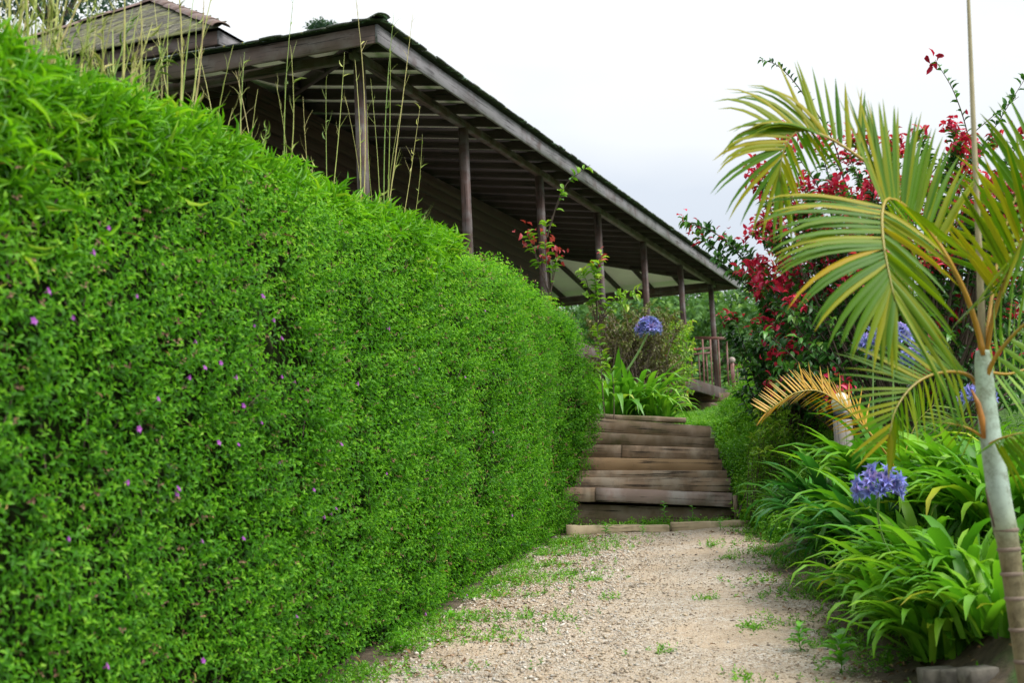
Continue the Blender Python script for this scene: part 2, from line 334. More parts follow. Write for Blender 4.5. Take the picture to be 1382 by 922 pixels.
def gravel_mat():
    m, t, b, _ = newmat('sandy gravel'); po = N_(t, 'ShaderNodeNewGeometry').outputs['Position']
    sand = ramp(t, noise(t, po, 3, 6, .6), [(.3, (.275, .205, .132)), (.5, (.395, .300, .202)), (.72, (.48, .385, .275))])
    vo = N_(t, 'ShaderNodeTexVoronoi'); vo.inputs['Scale'].default_value = 75; t.links.new(po, vo.inputs['Vector'])
    hs = N_(t, 'ShaderNodeSeparateColor'); t.links.new(vo.outputs['Color'], hs.inputs[0])
    st = ramp(t, hs.outputs[0], [(.0, (.14, .115, .09)), (.35, (.32, .26, .19)), (.7, (.42, .37, .30)), (1, (.48, .47, .44))])
    k = ramp(t, noise(t, po, 1.7, 5), [(.4, (.25, .25, .25)), (.6, (.85, .85, .85))])
    c = mixc(t, k, sand, st)
    c = mixc(t, ramp(t, noise(t, po, 60, 4, .7), [(.30, (1, 1, 1)), (.40, (0, 0, 0))]), c, (.13, .095, .065))
    g = attr(t, 'tint')   # worn earth towards the edges
    c = mixc(t, ramp(t, mth(t, 'ADD', g, mth(t, 'MULTIPLY', mth(t, 'SUBTRACT', noise(t, po, 3.5, 5), .5), .9)), [(.45, (0, 0, 0)), (.75, (1, 1, 1))]), c, (.13, .10, .06))
    t.links.new(c, b.inputs['Base Color']); b.inputs['Roughness'].default_value = .92
    h = mth(t, 'ADD', mth(t, 'MULTIPLY', vo.outputs['Distance'], -1.0), mth(t, 'MULTIPLY', noise(t, po, 30, 6, .7), 1.2)); bump(t, h, .8, .012, b); return m
M['gravel'] = gravel_mat()
def pebble_mat():
    m, t, b, _ = newmat('pebble stone'); v = attr(t, 'tint'); po = N_(t, 'ShaderNodeNewGeometry').outputs['Position']
    c = ramp(t, v, [(0, (.11, .085, .065)), (.25, (.32, .25, .17)), (.5, (.44, .355, .255)), (.7, (.36, .345, .32)), (.85, (.50, .46, .39)), (.95, (.33, .20, .12)), (1, (.56, .52, .46))])
    c = mixc(t, .35, c, mixc(t, 1, c, ramp(t, noise(t, po, 90, 4), [(.3, (.5, .5, .5)), (.7, (1.3, 1.3, 1.3))]), 'MULTIPLY'))
    t.links.new(c, b.inputs['Base Color']); b.inputs['Roughness'].default_value = .85; return m
M['pebble'] = pebble_mat()
def trunk_mat():
    m, t, b, _ = newmat('palm trunk'); po = N_(t, 'ShaderNodeNewGeometry').outputs['Position']; v = attr(t, 'tint')
    c = ramp(t, v, [(0, (.10, .085, .04)), (.40, (.20, .17, .09)), (.54, (.27, .31, .20)), (.66, (.40, .50, .45)), (1, (.40, .52, .40))])
    c = mixc(t, 1, c, ramp(t, noise(t, po, 13, 7, .75), [(.34, (.42, .38, .30)), (.52, (.95, .95, .95)), (.7, (1.12, 1.12, 1.1))]), 'MULTIPLY')
    t.links.new(c, b.inputs['Base Color']); b.inputs['Roughness'].default_value = .55; bump(t, noise(t, po, 45, 4), .25, .004, b); return m
M['palm_trunk'] = trunk_mat()

# ------------------------------------------------------------------ lie of the land
HP0, HD = np.array([-1.035, 7.2]), unit(np.array([1.547, 7.0])); HN = np.array([HD[1], -HD[0]])   # hedge foot line, heading, side facing the path
def xl(y): return -1.0+.20*(np.asarray(y)-7.2)                       # left and right edge of the path
def xr(y): return 1.78+.080*(np.asarray(y)-6.6)
def base(y):
    y = np.asarray(y, float)
    return np.interp(y, [-400, -20, 0, 13.9, 14.35, 15.95, 32, 34.5, 45, 62, 110, 320, 900], [-8, -1.8, 0, 1.25, 1.29, 2.36, 3.62, 3.95, 3.9, 4.5, 15, 48, 60])
def hgt(x, y):
    x, y = np.asarray(x, float), np.asarray(y, float); b = base(y)
    h = -((x-HP0[0])*HN[0]+(y-HP0[1])*HN[1])                         # metres behind the hedge face
    k = sstep(13, 17, y); top = np.where(y < 36, 3.75, b)
    b = b+sstep(.95+k*2.2, 2.7+k*3.6, h)*np.maximum(top-b, 0)
    e = x-xr(y); far = sstep(20, 30, y)
    b = b+(sstep(-.05, .95, e)*.62+np.maximum(e-.8, 0).clip(0, 5)*.12)*(1-far)
    return b+.012*np.sin(x*5.1+y*3.3)*np.sin(y*4.3-x*2.1)*np.clip(np.abs(y)/10, .3, 1)
def put(x, y, dz=0.0): return np.array([x, y, float(hgt(x, y))+dz])
def grid_obj(name, xs, ys, mat, fn, tintfn):
    X, Y = np.meshgrid(xs, ys); Z = fn(X, Y); nx, ny = len(xs), len(ys); V = np.stack([X, Y, Z], -1).reshape(-1, 3)
    i = np.arange(nx*ny).reshape(ny, nx); F = np.stack([i[:-1, :-1], i[:-1, 1:], i[1:, 1:], i[1:, :-1]], -1).reshape(-1, 4)
    me = make_mesh(name, V, F, mat, None, tintfn(X, Y).ravel(), None, True); return link(name, me)
def graded(a, b, core0, core1, step, far):
    lo = core0-np.cumsum(np.geomspace(step, far, 24)); hi = core1+np.cumsum(np.geomspace(step, far, 24))
    return np.concatenate([lo[::-1][lo[::-1] > a], [a] if lo.min() > a else [], np.arange(core0, core1, step), hi[hi < b], [b]]) if False else np.concatenate([[a], lo[::-1][lo[::-1] > a], np.arange(core0, core1, step), hi[hi < b], [b]])
gx = graded(-900, 900, -3, 6, .12, 120); gy = graded(-400, 900, 1, 36, .14, 110)
def gtint(X, Y):
    e = X-xr(Y); h = -((X-HP0[0])*HN[0]+(Y-HP0[1])*HN[1])
    t = sstep(-.3, 1.2, e)*.9+sstep(1.0, 3, h)*.9+sstep(13.8, 16.5, Y)*.45
    return np.clip(t+.12, 0, 1)
props(grid_obj('ground', gx, gy, M['ground'], hgt, gtint), kind='structure', label='brown soil and green slope rising under the garden')
def path_edge(X, Y):
    a, b = X-xl(Y), xr(Y)-X; w_ = .10*np.sin(Y*2.3)+.07*np.sin(Y*5.1+1)+.04*np.sin(Y*11)
    return np.minimum(a+w_, b+w_*.8)
ph = lambda X, Y: hgt(X, Y)+.010-.05*(1-sstep(-.12, .10, path_edge(X, Y)))+.005*np.sin(X*23+Y*9)*np.sin(Y*19-X*7)
props(grid_obj('gravel_path', np.arange(-1.9, 2.75, .045), np.arange(2.2, 13.62, .05), M['gravel'], ph, lambda X, Y: 1-sstep(.0, .32, path_edge(X, Y))), kind='structure', label='sandy gravel path rising to the timber steps')

# loose stones of the path
OCT = (np.array([(1, 0, 0), (-1, 0, 0), (0, 1, 0), (0, -1, 0), (0, 0, 1), (0, 0, -1)], float)*.5, np.array([(0, 2, 4), (2, 1, 4), (1, 3, 4), (3, 0, 4), (2, 0, 5), (1, 2, 5), (3, 1, 5), (0, 3, 5)]))
def pebbles(n):
    y = 4.6+(13.5-4.6)*rnd(n*3)**1.15; x = xl(y)+rnd(n*3)*(xr(y)-xl(y)+.25)-.1
    u = (x-xl(y))/(xr(y)-xl(y)); cl = wob(np.stack([x, y, 0*x], 1), 2.4, 3)
    keep = rnd(n*3) < np.clip(.85-.75*np.exp(-((u-.72)/.16)**2)+.5*cl, .10, 1); x, y, u = x[keep][:n], y[keep][:n], u[keep][:n]
    s = np.exp(RNG.normal(math.log(.0092), .45, len(x)))*(1.25-.35*sstep(.35, .6, u)); s = np.clip(s, .004, .035)
    P = np.stack([x, y, ph(x, y)+s*.12], 1); mb = MB(); D = rdir(len(x)); D[:, 2] *= .2
    Nn = np.stack([RNG.normal(0, .3, len(x)), RNG.normal(0, .3, len(x)), np.ones(len(x))], 1)
    T = rnd(len(x)); T = np.where(u < .45, np.clip(T*1.05+.08, 0, 1), T*.75)
    J = OCT[0][None]+RNG.normal(0, .09, (9, 6, 3)); idx = np.arange(len(x)) % 9
    for k in range(9):
        q = idx == k; instance((J[k], OCT[1]), P[q], D[q], Nn[q], s[q]*rnd(q.sum(), 1, 1.6), s[q]*rnd(q.sum(), .8, 1.2), T[q], mb, s[q]*rnd(q.sum(), .5, .9))
    return props(mb.build('loose_gravel', M['pebble'], attrs=False), kind='stuff', label='loose pale pebbles scattered over the gravel path')
pebbles(42000)

# ------------------------------------------------------------------ pavilion
A = np.array([-1.3675, 15.0, 6.832]); YAW = R(20.3146)
U = np.array([math.sin(YAW), math.cos(YAW), 0]); V_ = np.array([-U[1], U[0], 0]); UP = np.array([0, 0, 1.])
T_, S_, TP = 20.75, 10.0, math.tan(R(9)); DECK = 4.21
def bp(t, s, z=0.0): return A+U*t+V_*s+UP*z
def rz(t, s): return TP*min(t, s, T_-t, S_-s)
pav = thing('pavilion', 'long dark timber pavilion with open veranda posts and low tiled roof above the hedge', 'building', (*bp(4, 4)[:2], 3.75))
def part(name, mat, mb, parent=None, label=None, kind=None, smooth=False):
    o = mb.build(name, mat, parent if parent else pav, smooth)
    if label: o['label'] = label
    if kind: o['kind'] = kind
    return o
FH = .215
part('fascia_board', M['wood_fascia'], MB().beam(bp(-.02, 0, FH/2), bp(T_+.02, 0, FH/2), .035, FH, seg=30, jit=.0015), label='weathered grey fascia board along the long eave')
part('fascia_board', M['wood_fascia_brown'], MB().beam(bp(0, .02, FH/2), bp(0, S_-.02, FH/2), .035, FH, seg=14, jit=.0015), label='brown fascia board along the short eave')
part('fascia_board', M['wood_fascia_brown'], MB().beam(bp(T_, .02, FH/2), bp(T_, S_-.02, FH/2), .035, FH))
part('fascia_board', M['wood_fascia_brown'], MB().beam(bp(0, S_, FH/2), bp(T_, S_, FH/2), .035, FH))
IN = .55; BZ = .045
part('wall_plate', M['wood_post'], MB().beam(bp(.45, IN, BZ+.055), bp(T_-.45, IN, BZ+.055), .09, .115))
part('wall_plate', M['wood_dark'], MB().beam(bp(IN, .66, BZ+.052), bp(IN, S_-.6, BZ+.052), .09, .115))
part('wall_plate', M['wood_dark'], MB().beam(bp(T_-IN, .66, BZ+.03), bp(T_-IN, S_-.6, BZ+.03), .09, .16))
for i in range(7):
    t = .63+3.209*i
    part('post', M['wood_post'], MB().beam(bp(t, IN, DECK-A[2]), bp(t, IN, BZ-.002), .115, .115, up=U, ch=.012))
for s in (4.9, 9.3): part('post', M['wood_post'], MB().beam(bp(.63, s, DECK-A[2]), bp(.63, s, BZ-.002), .115, .115, up=U, ch=.012))
# soffit boards under the four slopes, then rafters
SO = .205
def slope_poly(o):
    h = S_/2
    return [[(o, o), (T_-o, o), (T_-h, h), (h, h)], [(o, S_-o), (o, o), (h, h)], [(T_-o, o), (T_-o, S_-o), (T_-h, h)], [(T_-o, S_-o), (o, S_-o), (h, h), (T_-h, h)]]
for q in slope_poly(.03):
    part('soffit_board', M['soffit'], MB().poly([bp(t, s, SO+rz(t, s)) for t, s in q]))
RD = .145
def rafter(t0, s0, t1, s1, w_=.05, d=RD):
    part('rafter', M['rafter'], MB().beam(bp(t0, s0, SO+rz(t0, s0)-d/2-.004), bp(t1, s1, SO+rz(t1, s1)-d/2-.004), w_, d))
ts = [.52]+[1.255+.719*i for i in range(27)]
for t in ts:
    e = min(t, T_-t, S_/2)-.03
    if e > .2: rafter(t, .03, t, e)
for i in range(12):
    s = .60+.80*i; e = min(s, S_-s, S_/2)-.03
    if e > .2: rafter(.03, s, e, s); rafter(T_-.03, s, T_-e, s)
rafter(.03, .03, S_/2, S_/2, .07, .16); rafter(T_-.03, .03, T_-S_/2, S_/2, .07, .16)
# roof skin and its tiles
roof = MB(); ov = -.06
for q in slope_poly(ov): roof.poly([bp(t, s, SO+.035+TP*min(t-ov, s-ov, T_-ov-t, S_-ov-s)+ov*TP) for t, s in q])
roof = part('roof', M['roofing'], roof, label='low hipped roof with lichen spotted tiles')
def tile_mesh(name, w_, l_, th, mat, sag=0.0):
    mb = MB(); n = 4; V = []
    for j in (0, 1):
        for i in range(n+1):
            x = -w_/2+w_*i/n; z = sag*(1-(2*i/n-1)**2)
            V += [(x, -l_*.5+l_*j, z), (x, -l_*.5+l_*j, z+th)]
    F = []; k = 2*(n+1)
    for i in range(n):
        a = 2*i; F += [(a+1, a+3, a+3+k), (a+1, a+3+k, a+1+k), (a, a+k, a+2+k), (a, a+2+k, a+2), (a, a+2, a+3), (a, a+3, a+1)]
    F += [(0, 1, 1+k), (0, 1+k, k), (2*n, 2*n+k, 2*n+1+k), (2*n, 2*n+1+k, 2*n+1)]
    return make_mesh(name, np.array(V), np.array(F), mat, None, np.full(len(V), .5), np.array(V))
def orient(x, y):
    x, y = Vector(x).normalized(), Vector(y).normalized(); z = x.cross(y).normalized(); y = z.cross(x)
    return Matrix((x, y, z)).transposed().to_euler()
tm = [tile_mesh('eave_tile', .290, .42, .020, M['tile'], sg) for sg in (.004, .007, .002)]
def rel(p, par): return np.asarray(p)-origin(par)
n = int((T_+.1)/.295)
for i in range(n):
    t = -.03+.295*i+.15
    p = bp(t, .10, SO+.05+TP*.10+random.uniform(-.006, .008))
    link('eave_tile', random.choice(tm), roof, rel(p, roof), orient(U, V_+UP*(TP+random.uniform(-.03, .03))))
for i in range(int(S_/.295)):
    s = .15+.295*i
    p = bp(.10, s, SO+.05+TP*.10+random.uniform(-.006, .010))
    link('eave_tile', random.choice(tm), roof, rel(p, roof), orient(-V_, U+UP*(TP+random.uniform(-.03, .03))))
def cap_mesh(name, L, rad, mat):
    mb = MB(); V = []; n = 6
    for j in (0, 1):
        for i in range(n+1):
            a = math.pi*(.08+.84*i/n)
            for r_ in (rad, rad-.018): V.append((r_*math.cos(a), L*(j-.5), r_*math.sin(a)*.62))
    F = []; k = 2*(n+1)
    for i in range(n):
        a = 2*i; F += [(a, a+2, a+2+k), (a, a+2+k, a+k), (a+1, a+1+k, a+3+k), (a+1, a+3+k, a+3), (a, a+1, a+3), (a, a+3, a+2), (a+k, a+2+k, a+3+k), (a+k, a+3+k, a+1+k)]
    return make_mesh(name, np.array(V), np.array(F), mat, None, np.full(len(V), .5), np.array(V))
cm = cap_mesh('hip_cap', .40, .11, M['tile']); dg = unit(U+V_)
for i in range(18):
    t = .02+.26*i; p = bp(t, t, SO+.055+TP*t+.006*(i % 2))
    link('hip_cap', cm, roof, rel(p, roof), orient(unit(U-V_), dg+UP*(TP*.72+.05)))
# inner walls of horizontal boards, deck
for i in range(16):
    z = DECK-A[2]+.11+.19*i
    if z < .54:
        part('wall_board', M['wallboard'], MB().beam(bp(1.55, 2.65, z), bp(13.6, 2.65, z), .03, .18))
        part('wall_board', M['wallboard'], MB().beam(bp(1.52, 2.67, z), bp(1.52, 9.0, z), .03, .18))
deck = MB().beam(bp(.35, 2.4, DECK-A[2]-.06), bp(T_-.3, 2.4, DECK-A[2]-.06), 4.1, .10)
part('deck', M['deck'], deck)
part('deck_edge', M['wood_dark'], MB().beam(bp(.33, .31, DECK-A[2]-.12), bp(T_-.28, .31, DECK-A[2]-.12), .04, .26))
part('deck_edge', M['deck'], MB().beam(bp(T_-.27, .33, DECK-A[2]-.12), bp(T_-.27, 4.4, DECK-A[2]-.12), .04, .26))
# raised middle roof
C0t, C0s, UZ, SP, PT = 3.60, 4.35, 1.83, 7.2, math.tan(R(32))
def cp(a, b, z=0.0): return bp(C0t+a, C0s+b, UZ+z)
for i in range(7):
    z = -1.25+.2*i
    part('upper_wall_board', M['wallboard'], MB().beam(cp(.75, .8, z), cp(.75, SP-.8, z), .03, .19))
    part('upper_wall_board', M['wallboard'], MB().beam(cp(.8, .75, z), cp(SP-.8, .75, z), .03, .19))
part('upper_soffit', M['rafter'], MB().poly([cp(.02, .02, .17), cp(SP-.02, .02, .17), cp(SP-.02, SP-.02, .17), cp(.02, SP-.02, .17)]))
part('upper_fascia', M['wood_fascia_brown'], MB().beam(cp(0, .02, FH/2), cp(0, SP, FH/2), .035, FH, seg=10, jit=.0015))
part('upper_fascia', M['wood_fascia'], MB().beam(cp(-.018, 0, FH/2), cp(SP, 0, FH/2), .035, FH, seg=10, jit=.0015))
h = SP/2; q = [(-.06, -.06), (SP+.06, -.06), (SP+.06, SP+.06), (-.06, SP+.06)]
ur = MB()
for i in range(4): ur.poly([cp(*q[i], FH+.01), cp(*q[(i+1) % 4], FH+.01), cp(h, h, FH+.01+(h+.06)*PT)])
uroof = part('upper_roof', M['roofing'], ur, label='raised hipped roof of mossy shingles')
sm = [tile_mesh('roof_shingle', .34, .34, .016, M['shingle'], sg) for sg in (.004, .008, .0)]
rows = 20; sl = (h+.06)/math.cos(R(32)); dv = unit(U+UP*PT)
for r_ in range(rows):
    d = -.02+sl*r_/rows; a = -.06+d*math.cos(R(32)); half = h-a-.02
    if half < .1: continue
    nn = max(1, int(2*half/.345))
    for j in range(nn):
        b = h-half+(j+.5+(.25 if r_ % 2 else -.25)*(nn > 2))*2*half/nn; b = min(max(b, h-half+.20), h+half-.20)
        p = cp(a, b, FH+.03)+dv*(.14)+UP*(a+.06)*PT+UP*random.uniform(0, .012)
        link('roof_shingle', random.choice(sm), uroof, rel(p, uroof), orient(-V_+UP*random.uniform(-.04, .04), dv+UP*random.uniform(.02, .07)))
um = cap_mesh('ridge_cap', .62, .15, M['cap'])
for (a0, b0) in ((0, 0), (0, SP)):
    for i in range(10):
        f = i/9; p0 = cp(-.02, b0+(-.02 if b0 == 0 else .02), FH+.03); p1 = cp(h, h, FH+.05+h*PT); p = p0+(p1-p0)*(.03+.97*f)
        d = unit(p1-p0); link('ridge_cap', um, uroof, rel(p+UP*(.01+.012*(i % 2)), uroof), orient(np.cross(d, UP), d))
# deck railing at the far end
def railing(parent, p0, p1, hgt_, n, mat, rail=(.07, .05), lean=(0, 0, 0)):
    p0, p1 = np.asarray(p0, float), np.asarray(p1, float); lean = np.asarray(lean, float)
    MB().beam(p0+UP*hgt_, p1+UP*hgt_, rail[0], rail[1]).build('hand_rail', mat, parent)
    MB().beam(p0+UP*.09, p1+UP*.09, .04, .045).build('bottom_rail', mat, parent)
    for i in range(n):
        p = p0+(p1-p0)*(i+.5)/n; MB().beam(p+UP*.113, p+UP*(hgt_-.026)+lean, .028, .028, up=unit(p1-p0), ch=.004).build('baluster', mat, parent)
dr2 = MB().beam(bp(T_-.5, .75, DECK-A[2]+1.12), bp(T_-.5, 4.3, DECK-A[2]+1.12), .09, .05).build('deck_railing', M['rail'], pav)
railing(dr2, bp(T_-.5, .75, DECK-A[2]), bp(T_-.5, 4.3, DECK-A[2]), 1.0, 18, M['rail'], (.05, .04))

# ------------------------------------------------------------------ timber steps
st = thing('timber_steps', 'flight of old timber board steps climbing between the hedge and green ground cover', 'steps', put(1.55, 14.4))
def board(px0, py0, px1, py1, Y, hpx, mat, thick=.06, label=None, dL=0.0, dR=0.0, name='step_board'):
    """a riser board given by the pixel line of its top edge, standing at distance Y"""
    a, b = at(px0, py0, Y+dL), at(px1, py1, Y+dR); hh = hpx*Y/FPX; d = unit(b-a); up = unit(UP-d*(UP@d)); back = np.cross(up, d)
    back = back if back[1] > 0 else -back
    o = MB().beam(a-up*hh/2+back*thick/2, b-up*hh/2+back*thick/2, thick, hh, up=up, ch=.003, seg=9, jit=.0007).build(name, mat, st)
    if label: o['label'] = label
    return o
board(756, 680, 991, 687, 14.27, 27, M['step_d'], .05)
board(760, 658, 803.6, 658.5, 14.20, 19, M['step_a'], .06)
board(804.6, 658.3, 988, 665.8, 14.18, 18.6, M['step_b'], .06, 'reddish lowest step board with scuffed pale patch')
board(756, 644.5, 986, 645.5, 14.50, 18, M['step_a'], .07)
board(756, 635, 981, 635.5, 14.535, 10.5, M['step_a'], .07)
board(754, 617, 974, 621, 14.80, 16.5, M['step_c'], .09, 'tan step board with dark stains')
board(752, 600.3, 838.6, 600.8, 15.05, 17.5, M['step_d'], .07)
board(840, 601.2, 969.5, 605.3, 15.045, 16, M['step_a'], .07)
board(752, 581, 964.5, 591.6, 15.075, 15.8, M['step_d'], .12, 'dark step board with cracked face')
board(752, 561, 959.5, 575.8, 15.42, 17.2, M['step_d'], .12, 'dark mossy top step board')
for (x0, y0, x1, y1, Yd, dp) in ((756, 658.5, 988, 666, 14.24, .27), (756, 635, 981, 635.5, 14.6, .22), (754, 617, 974, 621, 14.88, .21), (752, 581, 963.5, 591.6, 15.18, .24), (752, 561, 959.5, 575.8, 15.52, .40)):
    a, b = at(x0, y0, Yd), at(x1, y1, Yd); MB().beam(a+np.array([0, dp/2+.01, -.055]), b+np.array([0, dp/2+.01, -.055]), dp, .09, ch=.01, seg=8, jit=.004).build('packed_tread', M['gravel'], st)  # gravel fill behind the risers, added unseen to bounce light onto the boards
pk = at(992, 669, 14.15); MB().beam(pk-UP*.28, pk, .04, .07, up=U).build('edge_peg', M['step_d'], st)
lt = MB().beam(at(752, 560, 16.0), at(925, 568, 16.1), .10, .055, ch=.01, seg=8, jit=.005); lt.build('landing_timber', M['step_d'], st)
for (x0, y0, x1, y1, Yd, lab) in ((764, 709.3, 903, 709.0, 13.62, 'left mossy timber sleeper edging the gravel at the foot of the steps'),
                                  (906.5, 705.8, 1013, 702, 13.60, 'right pale topped timber sleeper edging the gravel at the foot of the steps')):
    a, b = at(x0, y0, Yd), at(x1, y1, Yd)
    o = MB().beam(a-UP*.075+np.array([0, .075, 0]), b-UP*.075+np.array([0, .075, 0]), .15, .15, ch=.014, seg=10, jit=.004).build('edging_sleeper', M['curb'])
    props(o, lab, 'timber edging')
# upper steps by the pavilion, with their railing
us = thing('upper_steps', 'short dark board steps leading up to the pavilion deck', 'steps', put(4.2, 32.5))
for k, (y0, y1, Yd, h_) in enumerate(((556, 555, 31.8, 12), (544, 543, 32.3, 11.5), (531.5, 530.5, 32.8, 11))):
    a, b = at(925, y0, Yd), at(990+k, y1, Yd); hh = h_*Yd/FPX
    MB().beam(a-UP*hh/2, b-UP*hh/2, .09, hh, seg=5, jit=.003).build('step_board', M['step_d'], us)
    MB().beam(a+np.array([0, .25, -.03]), b+np.array([0, .25, -.03]), .5, .05, seg=4).build('tread', M['step_d'], us)
sr = thing('stair_railing', 'red brown railing of thin balusters beside the upper steps, half hidden by the red shrub', 'railing', put(5.1, 32.0))
nb, nt_ = at(993, 548, 32.0), at(988, 490, 32.0)
MB().beam(nb-UP*.1, nt_, .085, .085, up=U).build('newel_post', M['rail'], sr)
MB().tube([nt_, nt_+UP*.03, nt_+UP*.075, nt_+UP*.12, nt_+UP*.14], [.055, .075, .085, .06, .015], 10).build('newel_cap', M['step_b'], sr)
railing(sr, at(996, 546, 32.0), at(1062, 552, 30.6), .92, 15, M['rail'], (.07, .05), (.0, 0, 0))
MB().beam(at(938, 456, 33.6), at(986, 457, 33.2), .09, .06).build('top_rail', M['rail'], sr)
for px in (948, 958.5, 969.5, 980.5): MB().beam(at(px+3.2, 529, 33.3), at(px, 458, 33.3), .034, .034, up=U, ch=.004).build('baluster', M['rail'], sr)

# ------------------------------------------------------------------ hedge
hy = [2.0, 3.2, 4.4, 6.0, 7.3, 8.4, 9.8, 11.4, 12.9, 14.3, 15.0]
hz = [2.78, 2.98, 3.13, 3.23, 3.30, 3.36, 3.50, 3.66, 3.69, 3.60, 3.20]
def hedge_pt(y, a):
    """surface of the hedge: y along it, a = arc length up the face, over the round shoulder and back; also the normal"""
    y, a = np.asarray(y, float), np.asarray(a, float)
    fx = HP0[0]+HD[0]/HD[1]*(y-HP0[1]); g = hgt(fx, y); top = np.interp(y, hy, hz); Hh = top-g; r = .26
    end = sstep(13.6, 15.1, y)
    f = np.clip(a/(Hh-r), 0, 1); q = np.clip((a-(Hh-r))/(r*math.pi/2), 0, 1)*math.pi/2; bk = np.maximum(a-(Hh-r)-r*math.pi/2, 0)
    bul = .10*np.sin(f*math.pi)**.8+.04*f+.22*end*np.sin(f*2.2)-.5*sstep(14.6, 15.15, y)*1
    off = bul-r*(1-np.cos(q))-bk; z = g+f*(Hh-r)+r*np.sin(q)-bk*bk*.1
    nx, nz = np.cos(q), np.sin(q); nz = np.where(bk > 0, .98, nz)
    P = np.stack([fx+HN[0]*off, y+HN[1]*off, z], -1); ny = sstep(14.2, 15.1, y)
    Nn = np.stack([HN[0]*nx+HD[0]*ny, HN[1]*nx+HD[1]*ny, nz], -1)
    Nn = unit(Nn); return P+Nn*(.07*wob(P, 2.3, 1)+.035*wob(P, 6.5, 2))[..., None], Nn
hedge = thing('hedge', 'tall dense clipped green hedge with tiny purple flowers along the left of the path', 'hedge', put(-1.2, 8.5))
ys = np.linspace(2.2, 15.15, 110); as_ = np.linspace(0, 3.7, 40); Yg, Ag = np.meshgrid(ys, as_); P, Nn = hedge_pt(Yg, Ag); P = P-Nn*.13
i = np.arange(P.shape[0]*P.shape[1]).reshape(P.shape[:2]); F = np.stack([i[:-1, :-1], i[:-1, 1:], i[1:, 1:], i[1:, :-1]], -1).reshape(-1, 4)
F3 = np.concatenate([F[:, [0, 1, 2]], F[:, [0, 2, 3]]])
MB().add(P.reshape(-1, 3), F3).build('inner_twigs', M['hedge_core'], hedge, True)  # closed backing sheet behind the sprigs, coloured as inner shade
def hedge_samples(n, y0, y1, a0, a1):
    y = rnd(n, y0, y1); a = rnd(n, a0, a1); return hedge_pt(y, a)+(y, a)
mb = MB()
for (n, y0, y1, L, Wd, ln) in ((5600, 2.4, 4.6, .042, .0175, .11), (15500, 4.6, 9.2, .039, .0160, .115), (18000, 9.2, 15.15, .038, .0160, .105)):
    P, Nn, yy, aa = hedge_samples(n, y0, y1, 0, 3.35)
    Ax = unit(Nn*1.0+UP*.45+rdir(n)*.55); P = P-Nn*rnd(n, -.01, .17)[:, None]-Ax*.03
    ok = (wob(P, 1.7, 5)+.5*wob(P, 5.5, 6)+RNG.normal(0, .12, n)) < .62
    P, Nn, Ax, aa = P[ok], Nn[ok], Ax[ok], aa[ok]; n = len(P)
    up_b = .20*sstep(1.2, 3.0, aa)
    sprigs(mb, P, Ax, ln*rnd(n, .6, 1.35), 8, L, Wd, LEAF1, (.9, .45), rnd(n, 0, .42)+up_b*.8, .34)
o = mb.build('foliage', M['hedge'], hedge, attrs=False); o['kind'] = 'stuff'
mb = MB()
for k in range(520):
    P, Nn, yy, aa = hedge_samples(1, 3.0, 15.0, .1, 3.2); p = P[0]-Nn[0]*random.uniform(.05, .11); d = unit(UP*.8+Nn[0]*random.uniform(.1, .5)+rdir(1)[0]*.6); L = random.uniform(.10, .28)
    mb.tube([p-d*L/2, p+rdir(1)[0]*.01, p+d*L/2], [.0035, .003, .0015], 4, False)
o = mb.build('woody_stems', M['twig'], hedge, attrs=False); o['kind'] = 'stuff'
mb = MB(); n = 1500; P, Nn, yy, aa = hedge_samples(n, 3.2, 15.1, 0, 3.0); Ax = unit(Nn+rdir(n)*.7)
sprigs(mb, P+Nn*rnd(n, -.02, .06)[:, None], Ax, .025, 5, .017, .010, LEAF1, (.7, .4), rnd(n, 0, .5), .4)
n = 150; P, Nn, yy, aa = hedge_samples(n, 3.2, 15.1, .1, 3.0); instance(LANCE, P+Nn*.05, unit(UP*.5+rdir(n)), Nn, rnd(n, .03, .09), rnd(n, .003, .006), rnd(n, .5, 1), mb)
o = mb.build('dry_seed_heads', M['seed'], hedge, attrs=False); o['kind'] = 'stuff'
def flower_mesh(name, mat, r_=.011):
    mb = MB(); n = 5
    a = np.arange(n)*2*math.pi/n; D = np.stack([np.cos(a), np.sin(a), .45+0*a], 1); instance(LEAF1, np.zeros((n, 3)), D, np.tile(UP, (n, 1)), r_*1.3, r_*1.25, rnd(n), mb)
    mb.tube([(0, 0, -.012), (0, 0, .002)], [.0015, .003], 5)
    return make_mesh(name, np.concatenate(mb.V), np.concatenate(mb.F), mat, None, np.concatenate(mb.T))
fm = flower_mesh('flower', M['purple'])
def surf_at(px, py):
    """point of the hedge face seen at a photo pixel"""
    if not hasattr(surf_at, 'g'):
        Yg, Ag = np.meshgrid(np.linspace(3, 15, 400), np.linspace(0, 3.2, 160)); P, Nn = hedge_pt(Yg, Ag); surf_at.g = (P.reshape(-1, 3), Nn.reshape(-1, 3))
        d = surf_at.g[0]-EYE; x = d@_r; yv = d@_u; w_ = d@_f; X, Yv = x/w_, yv/w_
        surf_at.p = np.stack([691+FPX*(_c*X-_s*Yv), 461-FPX*(_s*X+_c*Yv)], 1)
    k = np.argmin(((surf_at.p-np.array([px, py]))**2).sum(1)); return surf_at.g[0][k], surf_at.g[1][k]
